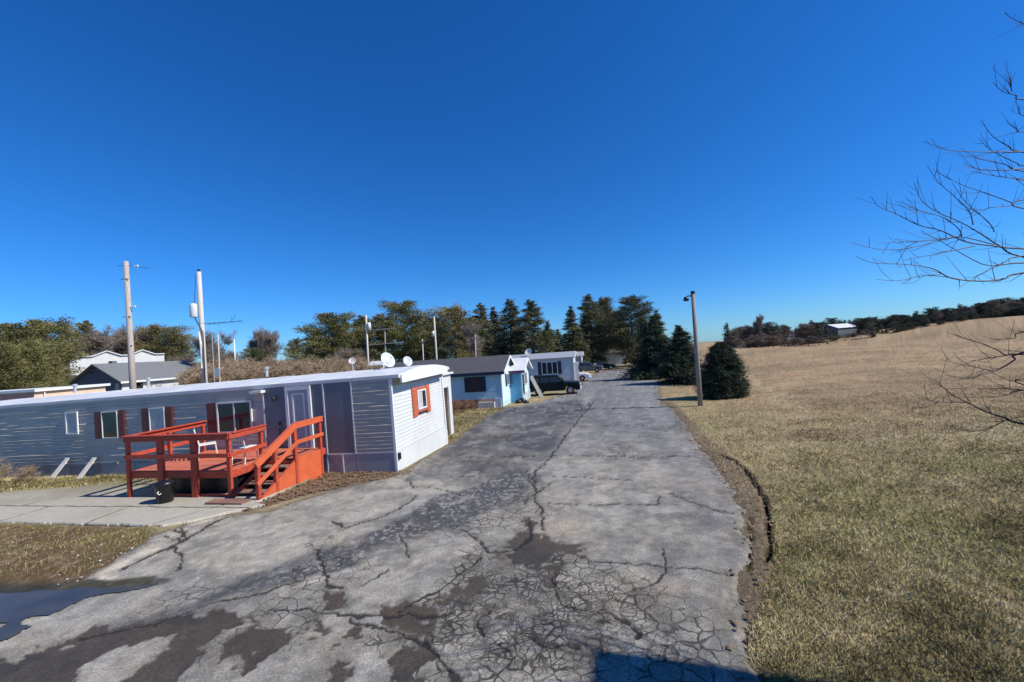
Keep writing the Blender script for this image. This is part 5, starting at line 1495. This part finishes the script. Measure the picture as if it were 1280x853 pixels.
for kind, lab, px, py, Y, w in (
        ('darkround', 'small round dark pine at the middle of the brush skyline', 370, 426, 100, .7),
        ('spruce', 'small dark spruce left of the round one over the brush', 327, 430, 98, 1.5),
        ('spruce', 'small dark spruce at the right of the brush skyline', 385, 428, 108, 1.1),
        ('darkround', 'dark low pine beneath the bare mauve tree', 316, 438, 92, 1.1)):
    tree_px(kind, lab, px, py, Y, G5, w)


# bare trees
def bare_mesh(h, seed, spread=.75, levels=4, kids=4, r0=.13, upw=.35, first=.28, fuzz=5):
    rnd = random.Random(seed)
    tk, tw = MB(), MB(); tips = []

    def grow(p, d, ln, r_, lv):
        pts = [p]; n = 4 if lv < 3 else 2
        for i in range(n):
            d = (d + Vector((rnd.gauss(0, .10), rnd.gauss(0, .10), rnd.gauss(.04, .08))) * (1 + lv * .3)).normalized()
            pts.append(pts[-1] + d * ln / n)
        rr = [r_ * (1 - .6 * i / n) for i in range(n + 1)]
        (tk if lv == 0 else tw).tube(pts, rr, 7 if lv == 0 else (4 if lv < 3 else 3), False)
        if lv >= levels - 1:
            tips.append((pts[-1], d)); tips.append((pts[-2], d))
        if lv >= levels:
            return
        nk = kids + (5 if lv == 0 else (2 if lv == 1 else 0))
        for i in range(nk):
            f = first + (1 - first) * (i + rnd.random() * .8) / nk if lv == 0 else .25 + .75 * rnd.random()
            f = min(f, .99)
            k = f * n; a = int(k); q_ = pts[a] + (pts[a + 1] - pts[a]) * (k - a)
            az = rnd.random() * 6.28
            side = Vector((math.cos(az), math.sin(az), 0)) * spread
            nd = (d * (.6 if lv else .45) + side + Vector((0, 0, upw))).normalized()
            grow(q_, nd, ln * rnd.uniform(.42, .66) * (1.15 - f * .4 if lv == 0 else 1), r_ * (1 - .55 * f) * .55, lv + 1)
    grow(Vector((0, 0, -.2)), Vector((0, 0, 1)), h * .72, r0, 0)
    for p, d in tips:
        for _ in range(fuzz):
            dd = (d + Vector((rnd.gauss(0, .5), rnd.gauss(0, .5), rnd.gauss(.1, .4)))).normalized()
            l = h * rnd.uniform(.03, .085); sd = dd.cross(Vector((rnd.gauss(0, 1), rnd.gauss(0, 1), rnd.gauss(0, 1)))).normalized() * (h * .0016)
            q = p + dd * l * rnd.uniform(-.2, .3)
            tw.add([q - sd, q + sd, q + dd * l + sd * .5, q + dd * l - sd * .5], [(0, 1, 2, 3)])
    return tk, tw


BARE = {}


def bare(kind, label, loc, h, grp, wide=1.0, name='bare_tree', cat='tree'):
    seed, hh, kw, m1, m2 = BSPEC[kind]
    first = kind not in BARE
    if first:
        tk, tw = bare_mesh(hh, seed, **kw)
        a_ = tk.build('trunk', M[m1]); b_ = tw.build('crown', M[m2]); BARE[kind] = (a_, b_)
        zmax = max(v_[2] for v_ in tw.v); BSPEC[kind] = (seed, zmax, kw, m1, m2); hh = zmax
    a_, b_ = BARE[kind]; hh = BSPEC[kind][1]
    root = thing(name, label, cat, loc, random.random() * 6.28, grp)
    root.scale = (h / hh * wide, h / hh * wide, h / hh)
    if first:
        a_.parent = root; b_.parent = root
    else:
        for o in (a_, b_):
            c_ = o.copy(); COL.objects.link(c_); c_.parent = root
    return root


BSPEC = {'tall': (3, 12, dict(spread=.55, levels=4, kids=4, r0=.16, upw=.6), 'bark', 'reddish'),
         'pale': (9, 12, dict(spread=.5, levels=4, kids=4, r0=.15, upw=.7), 'barkpale', 'barkpale'),
         'round': (14, 8, dict(spread=.9, levels=4, kids=5, r0=.12, upw=.35, first=.12, fuzz=4), 'bark', 'reddish'),
         'brush': (21, 3.2, dict(spread=.9, levels=3, kids=6, r0=.04, upw=.5, first=.02, fuzz=14), 'brush', 'brush'),
         'weed': (27, .8, dict(spread=.9, levels=3, kids=6, r0=.012, upw=.5, first=.02), 'brushred', 'brushred'),
         'shrub': (33, 1.1, dict(spread=1.0, levels=3, kids=8, r0=.012, upw=.4, first=.02), 'brush', 'brush')}


def bare_px(kind, label, px, pytop, Y, grp, wide=1.0, name='bare_tree', cat='tree'):
    tp = far(px, pytop, Y); g = float(gz(tp[0], Y))
    return bare(kind, label, (tp[0], Y, g), tp[2] - g, grp, wide, name, cat)


GB = 'bare trees along the left skyline'
for kind, lab, px, py, Y, w in (
        ('tall', 'bare mauve tree just left of the tall bare pole', 140, 402, 94, 1.2),
        ('tall', 'bare mauve tree behind the tall bare pole', 160, 400, 100, 1.2),
        ('round', 'round bare tree over the white shopfront', 125, 412, 96, 1.3),
        ('tall', 'bare tree right of the transformer pole', 272, 408, 70, 1.2),
        ('pale', 'twin bare tree over the brush, left stem', 318, 405, 94, .9),
        ('tall', 'twin bare tree over the brush, right stem', 331, 408, 96, .9),
        ('round', 'leafless bush tree low right of the transformer pole', 288, 436, 66, 1.2),
        ('pale', 'bare pale tree rising above the yellow olive tree', 576, 373, 84, .7),
        ('round', 'bare round tree in front of the olive pines', 436, 432, 66, 1.2),
        ('pale', 'pale bare tree against the yellow olive tree', 590, 398, 66, .9),
        ('round', 'bare tree low behind the grey roofed house', 236, 440, 84, 1.2),
        ('tall', 'thin bare tree at the left wood edge', 45, 399, 78, .7)):
    bare_px(kind, lab, px, py, Y, GB, w)
GR = 'brown brush behind the grey trailer'
rr_ = random.Random(3)
k_ = 0
for px in range(262, 470, 8):
    for Y, dy in ((33, 0), (48, -5)):
        bare_px('brush', 'leafless brown bush in the thicket behind the grey trailer roof', px + rr_.uniform(-4, 4), 453 + dy + rr_.uniform(-5, 5) - (px - 262) * .018, Y + rr_.uniform(-4, 5), GR, rr_.uniform(1.2, 1.9), 'brush_bush', 'bush')
# weeds by the blue house and the dry shrub at the left
for i, (px, py, s_) in enumerate(((578, 521, 1.0), (587, 518, .9), (597, 514, .8), (606, 511.5, .6))):
    p = at(px, py)
    bare('weed', 'rusty dead weed clump along the tan skirting of the pale blue house', (p[0] - .5, p[1] + 1.2, p[2]), .95 * s_, 'rusty weeds along the tan skirting', 1.25, 'dead_weed', 'weed')
for i, (a_, b_, h_) in enumerate(((-14.9, -1.3, 1.15), (-15.8, -1.9, 1.2), (-14.2, -.8, .6), (-16.4, -2.6, .9))):
    q_ = local(a_, b_); bare('shrub', ['grey brown leafless shrub before the skirting at the left edge', 'larger leafless shrub cut by the left edge', 'small leafless shrub tuft nearest the plank frames', 'low leafless shrub in front at the left edge'][i], (q_[0], q_[1], float(gz(q_[0], q_[1]))), h_, 'dry shrubs at the trailer foot', 1.3, 'dry_shrub', 'shrub')

# far wood across the field
GW = 'trees of the far wood beyond the field'
rw = random.Random(12)
sky_ = [(905, 410), (925, 409), (950, 408), (985, 407), (1010, 405), (1040, 404), (1060, 402), (1085, 400), (1100, 398), (1130, 394), (1160, 389), (1190, 384), (1220, 380), (1250, 377), (1290, 372), (1330, 366)]
SX = [a for a, b in sky_]; SY = [b for a, b in sky_]
labs = {'farfir': 'pointed dark evergreen in the far wood above the field edge', 'farround': 'rounded dark evergreen in the far wood above the field edge', 'round': 'leafless grey brown tree in the far wood above the field edge'}
px = 915.0
while px < 1330:
    kind = rw.choices(['farfir', 'farround', 'round'], [.2, .15, .65] if px < 1065 else [.42, .42, .16])[0]
    top = float(np.interp(px, SX, SY)) + (rw.choice([-3, 0, 2, 4, 7, 9]) if not 1020 < px < 1095 else -1) + rw.uniform(-1.5, 1.5)
    Y = rw.uniform(126, 175)
    if 1024 < px < 1080:
        Y = rw.uniform(150, 175)
    if kind == 'round':
        bare_px('round', labs[kind], px, top, Y, GW, rw.uniform(.9, 1.6))
    else:
        tree_px(kind, labs[kind], px, top, Y, GW, rw.uniform(1.0, 1.5), 'evergreen_tree')
    px += rw.uniform(2.0, 3.6)
# nearer edge of the wood, standing along the crest
px = 1090.0
while px < 1330:
    Y = rw.uniform(116, 124); top = float(np.interp(px, SX, SY)) + rw.uniform(9, 15)
    tree_px(rw.choice(['farfir', 'farround', 'farround']), labs['farround'] if 0 else 'low dark evergreen standing along the crest of the field', px, top, Y, 'low evergreens along the field crest', rw.uniform(1.2, 1.9), 'evergreen_tree')
    px += rw.uniform(4.5, 7)
px = 925.0
while px < 1095:
    Y = rw.uniform(114, 122); top = float(np.interp(px, SX, SY)) + rw.uniform(11, 22)
    bare_px('round', 'low leafless bush at the far edge of the field', px, top + (7 if 1026 < px < 1074 else 0), Y, 'leafless bushes along the far field edge', rw.uniform(.9, 2.0), 'far_bush', 'bush')
    px += rw.uniform(2.6, 4.6)
tree_px('farround', 'low dark evergreen just before the long white roof, left side', 1043, 417, 126, 'low evergreens along the field crest', 1.5, 'evergreen_tree')
tree_px('farround', 'low dark evergreen just before the long white roof, right side', 1066, 417, 126, 'low evergreens along the field crest', 1.6, 'evergreen_tree')
for px_, py_ in ((1036, 417.5), (1047, 419), (1059, 419.5), (1070, 418), (1080, 416)):
    bare_px('round', 'low leafless bush before the long white roof', px_, py_, 124, 'bushes before the long white roof', 1.9, 'far_bush', 'bush')
bare_px('pale', 'tallest bare pale tree on the far field skyline', 945, 391, 128, None, .9)
tree_px('farfir', 'lone dark fir tip at the left of the far tree line', 908, 404, 150, None, 1.0, 'evergreen_tree')
tree_px('farround', 'dark evergreen clump left of the long white roof', 1040, 399, 160, None, 1.2, 'evergreen_tree')
tree_px('farfir', 'small dark fir in the middle of the far bare trees', 1014, 400, 150, None, 1.0, 'evergreen_tree')

# ------------------------------------------------------------------ bare tree at the right edge
TX, TY = 6.2, 1.5
tz = float(gz(TX, TY))
RT = thing('bare_tree', 'bare tree reaching thin twigs in from the right edge', 'tree', (TX, TY, tz), 0)
o_ = Vector((TX, TY, tz))
m_ = MB(); m_.tube([(0, 0, -.3), (.02, .03, 1.0), (-.05, .02, 2.2), (.05, .1, 3.6), (.0, .0, 5.4), (.15, .1, 7.5)], [.17, .15, .13, .10, .07, .03], 12); m_.build('trunk', M['bark'], RT, True)
Zb = dict(ox=1060, oy=60, sc=2.845); Zl = dict(ox=1100, oy=400, sc=5.333)
BR = [([(82, 528), (110, 565), (170, 590), (250, 630), (330, 650), (420, 690), (520, 705), (626, 715)], Zb, 5.6, 1),
      ([(10, 692), (100, 715), (200, 715), (330, 685), (400, 672), (520, 700)], Zb, 5.4, 0),
      ([(25, 740), (90, 765), (200, 770), (300, 785), (370, 820), (480, 830), (560, 820), (626, 800)], Zb, 5.2, 1),
      ([(100, 823), (180, 828), (270, 810), (350, 815), (420, 828)], Zb, 5.3, 0),
      ([(235, 480), (260, 540), (310, 580), (400, 620), (470, 660), (540, 705), (626, 745)], Zb, 5.9, 1),
      ([(282, 418), (320, 475), (380, 530), (430, 580), (445, 630)], Zb, 5.8, 0),
      ([(315, 440), (400, 485), (500, 520), (580, 550), (626, 572)], Zb, 6.3, 1),
      ([(185, 545), (250, 578), (330, 600), (390, 640), (405, 670)], Zb, 5.5, 0),
      ([(265, 332), (350, 362), (450, 370), (550, 370), (626, 370)], Zb, 6.0, 1),
      ([(472, 252), (510, 310), (570, 350), (626, 372)], Zb, 6.2, 1),
      ([(515, 122), (550, 155), (600, 170), (626, 185)], Zb, 6.0, 1), ([(575, 105), (582, 155)], Zb, 6.0, 0),
      ([(500, 15), (540, 40), (600, 60), (640, 80)], dict(ox=1260 - 222, oy=10, sc=2.3), 6.4, 1),
      ([(405, 358), (470, 395), (560, 415), (626, 440)], Zb, 6.1, 1), ([(410, 410), (470, 432), (570, 435), (626, 430)], Zb, 5.7, 1),
      ([(435, 437), (520, 455), (600, 465), (640, 470)], Zb, 5.6, 1), ([(465, 322), (510, 365), (600, 410), (640, 420)], Zb, 6.4, 1),
      ([(563, 262), (600, 290), (640, 300)], Zb, 6.3, 1), ([(608, 205), (640, 250)], Zb, 6.1, 1),
      ([(370, 480), (420, 550), (500, 620), (520, 655)], Zb, 5.9, 0),
      ([(260, 650), (350, 700), (480, 770), (560, 770), (626, 765)], Zb, 5.1, 1), ([(200, 755), (330, 730), (450, 705)], Zb, 5.3, 0),
      ([(105, 695), (200, 690), (300, 685), (400, 672)], Zb, 5.5, 0),
      ([(400, 850), (480, 800), (560, 760), (626, 740)], Zb, 5.4, 1), ([(420, 590), (500, 570), (580, 560), (626, 540)], Zb, 6.0, 1),
      ([(960, 215), (900, 265), (820, 315), (740, 350), (640, 375), (540, 400), (470, 405)][::-1], Zl, 5.0, 1),
      ([(330, 385), (380, 410), (420, 450), (500, 510), (580, 550), (700, 610), (850, 660), (960, 695)], Zl, 4.9, 1),
      ([(280, 525), (370, 545), (480, 550), (580, 550)], Zl, 4.9, 0),
      ([(480, 95), (540, 115), (640, 145), (780, 200), (840, 235), (960, 230)], Zl, 5.6, 1),
      ([(600, 275), (700, 260), (850, 235)], Zl, 5.6, 0), ([(700, 460), (850, 460), (960, 470)], Zl, 5.2, 1),
      ([(730, 135), (900, 120), (960, 80)], Zl, 5.5, 1), ([(860, 410), (920, 400), (960, 435)], Zl, 5.2, 1), ([(400, 265), (560, 300), (700, 330), (760, 345)], Zl, 5.0, 0),
      ([(720, 520), (860, 500), (960, 470)], Zl, 5.3, 1), ([(640, 770), (780, 700), (850, 660)], Zl, 4.9, 0)]
rb = random.Random(8)
for pts, zf_, Y, con in BR:
    W3 = []
    n = len(pts)
    for i, (a_, b_) in enumerate(pts):
        W3.append(Vector(far(zf_['ox'] + a_ / zf_['sc'], zf_['oy'] + b_ / zf_['sc'], (Y + (i - n) * .06 + rb.uniform(-.04, .04)) * .60)))
    if con:
        e_ = W3[-1]; dd_ = (W3[-1] - W3[-2]).normalized()
        tgt = o_ + Vector((0, 0, max(.9, min(6.6, (e_.z - tz) * .82 + .1))))
        gap = (tgt - e_).length
        W3 += [e_ + dd_ * gap * .16 + (tgt - e_) * .14, e_ + dd_ * gap * .18 + (tgt - e_) * .46, tgt]
        n = len(W3)
    # smooth
    S3 = [W3[0]]
    for i in range(n - 1):
        p0_, p1_, p2_, p3_ = W3[max(i - 1, 0)], W3[i], W3[i + 1], W3[min(i + 2, n - 1)]
        for t_ in (.25, .5, .75, 1):
            S3.append(.5 * ((2 * p1_) + (p2_ - p0_) * t_ + (2 * p0_ - 5 * p1_ + 4 * p2_ - p3_) * t_ ** 2 + (3 * p1_ - p0_ - 3 * p2_ + p3_) * t_ ** 3))
    k = len(S3)
    base_r = .0095 if con else .004
    rad = [.0014 + (base_r - .0014) * (i / (k - 1)) ** 1.2 for i in range(k)]
    mb_ = MB(); mb_.tube([q_ - o_ for q_ in S3], rad, 5, False)
    for _ in range(5 + n):
        i = rb.randint(2, max(3, int(k * .85)) - 1)
        if i >= k - 1: continue
        dd = (S3[i - 1] - S3[i]).normalized(); sidev = Vector((rb.gauss(0, .5), rb.gauss(0, .5), rb.gauss(.15, .45)))
        l2 = rb.uniform(.05, .24); q0 = S3[i]; d2 = (dd + sidev).normalized()
        tw = [q0, q0 + d2 * l2 * .5, q0 + d2 * l2 + Vector((0, 0, l2 * rb.uniform(.0, .3)))]
        mb_.tube([q_ - o_ for q_ in tw], [min(.0024, rad[i] * .7), .0014, .0009], 4, False)
    mb_.build('branch', M['twig'], RT)

# ------------------------------------------------------------------ the house behind the camera (only its shadow reaches the picture)
SUN_AZ, SUN_EL = R(-15), R(43)                         # direction towards the sun, from +x
s_h = 1 / math.tan(SUN_EL)
hh_ = 7.4
sh = at(727, 823)
cx_ = sh[0] + (hh_ - sh[2]) * s_h * math.cos(SUN_AZ); cy_ = sh[1] + (hh_ - sh[2]) * s_h * math.sin(SUN_AZ)
Hc = thing('house', 'white house standing behind the viewer, its shadow falls on the road', 'house', (cx_ + .3, cy_ - .3, float(gz(cx_, cy_))), R(-17))
m_ = MB(); m_.box(.0, 9, -9, 0, -.5, hh_ - .2 - float(gz(cx_, cy_))); m_.build('wall', M['siding_end'], Hc)
m_ = MB(); hz_ = hh_ - float(gz(cx_, cy_)); m_.box(-.3, 9.3, -9.3, .3, hz_ - .198, hz_); m_.prism([(-9.2, hz_ + .002), (.2, hz_ + .002), (-4.5, hz_ + 1.2)], lambda u, v, w: (w, u, v), 1.2, 9.2); m_.build('roof', M['shinglegrey'], Hc)

# ------------------------------------------------------------------ light, sky, camera
W = bpy.data.worlds.new('World'); S.world = W; W.use_nodes = True
N = W.node_tree.nodes; Lk = W.node_tree.links
bg = N['Background']
sk = N.new('ShaderNodeTexSky'); sk.sky_type = 'NISHITA'; sk.sun_disc = False
sk.sun_elevation = SUN_EL; sk.sun_rotation = R(90) - SUN_AZ
sk.altitude = 300; sk.air_density = 1.0; sk.dust_density = .1; sk.ozone_density = 4.0
tn = N.new('ShaderNodeMixRGB'); tn.blend_type = 'MULTIPLY'; tn.inputs[0].default_value = 1; tn.inputs[2].default_value = (.50, .90, 1.46, 1)
Lk.new(sk.outputs[0], tn.inputs[1])
hs = N.new('ShaderNodeHueSaturation'); hs.inputs['Saturation'].default_value = 1.075; hs.inputs['Value'].default_value = 1.0
Lk.new(tn.outputs[0], hs.inputs['Color']); Lk.new(hs.outputs[0], bg.inputs['Color'])
bg.inputs['Strength'].default_value = 0.080

sl_ = bpy.data.lights.new('sun', 'SUN'); sl_.energy = 4.6; sl_.angle = R(.5); sl_.color = (1, .95, .86)
so_ = bpy.data.objects.new('sun', sl_); COL.objects.link(so_)
dv = Vector((-math.cos(SUN_EL) * math.cos(SUN_AZ), -math.cos(SUN_EL) * math.sin(SUN_AZ), -math.sin(SUN_EL)))
so_.rotation_euler = dv.to_track_quat('-Z', 'Y').to_euler(); so_.location = (30, -10, 40)

cd = bpy.data.cameras.new('camera'); cd.sensor_width = 36; cd.lens = 36 * FPX / 1280; cd.clip_end = 3000; cd.clip_start = .05
co = bpy.data.objects.new('camera', cd); COL.objects.link(co)
Rm = Matrix(((rt[0], up[0], -fw[0]), (rt[1], up[1], -fw[1]), (rt[2], up[2], -fw[2])))
co.matrix_world = Matrix.Translation(Vector(CAM)) @ Rm.to_4x4()
S.camera = co
S.view_settings.view_transform = 'Standard'; S.view_settings.look = 'None'; S.view_settings.exposure = 0.3; S.view_settings.gamma = 1
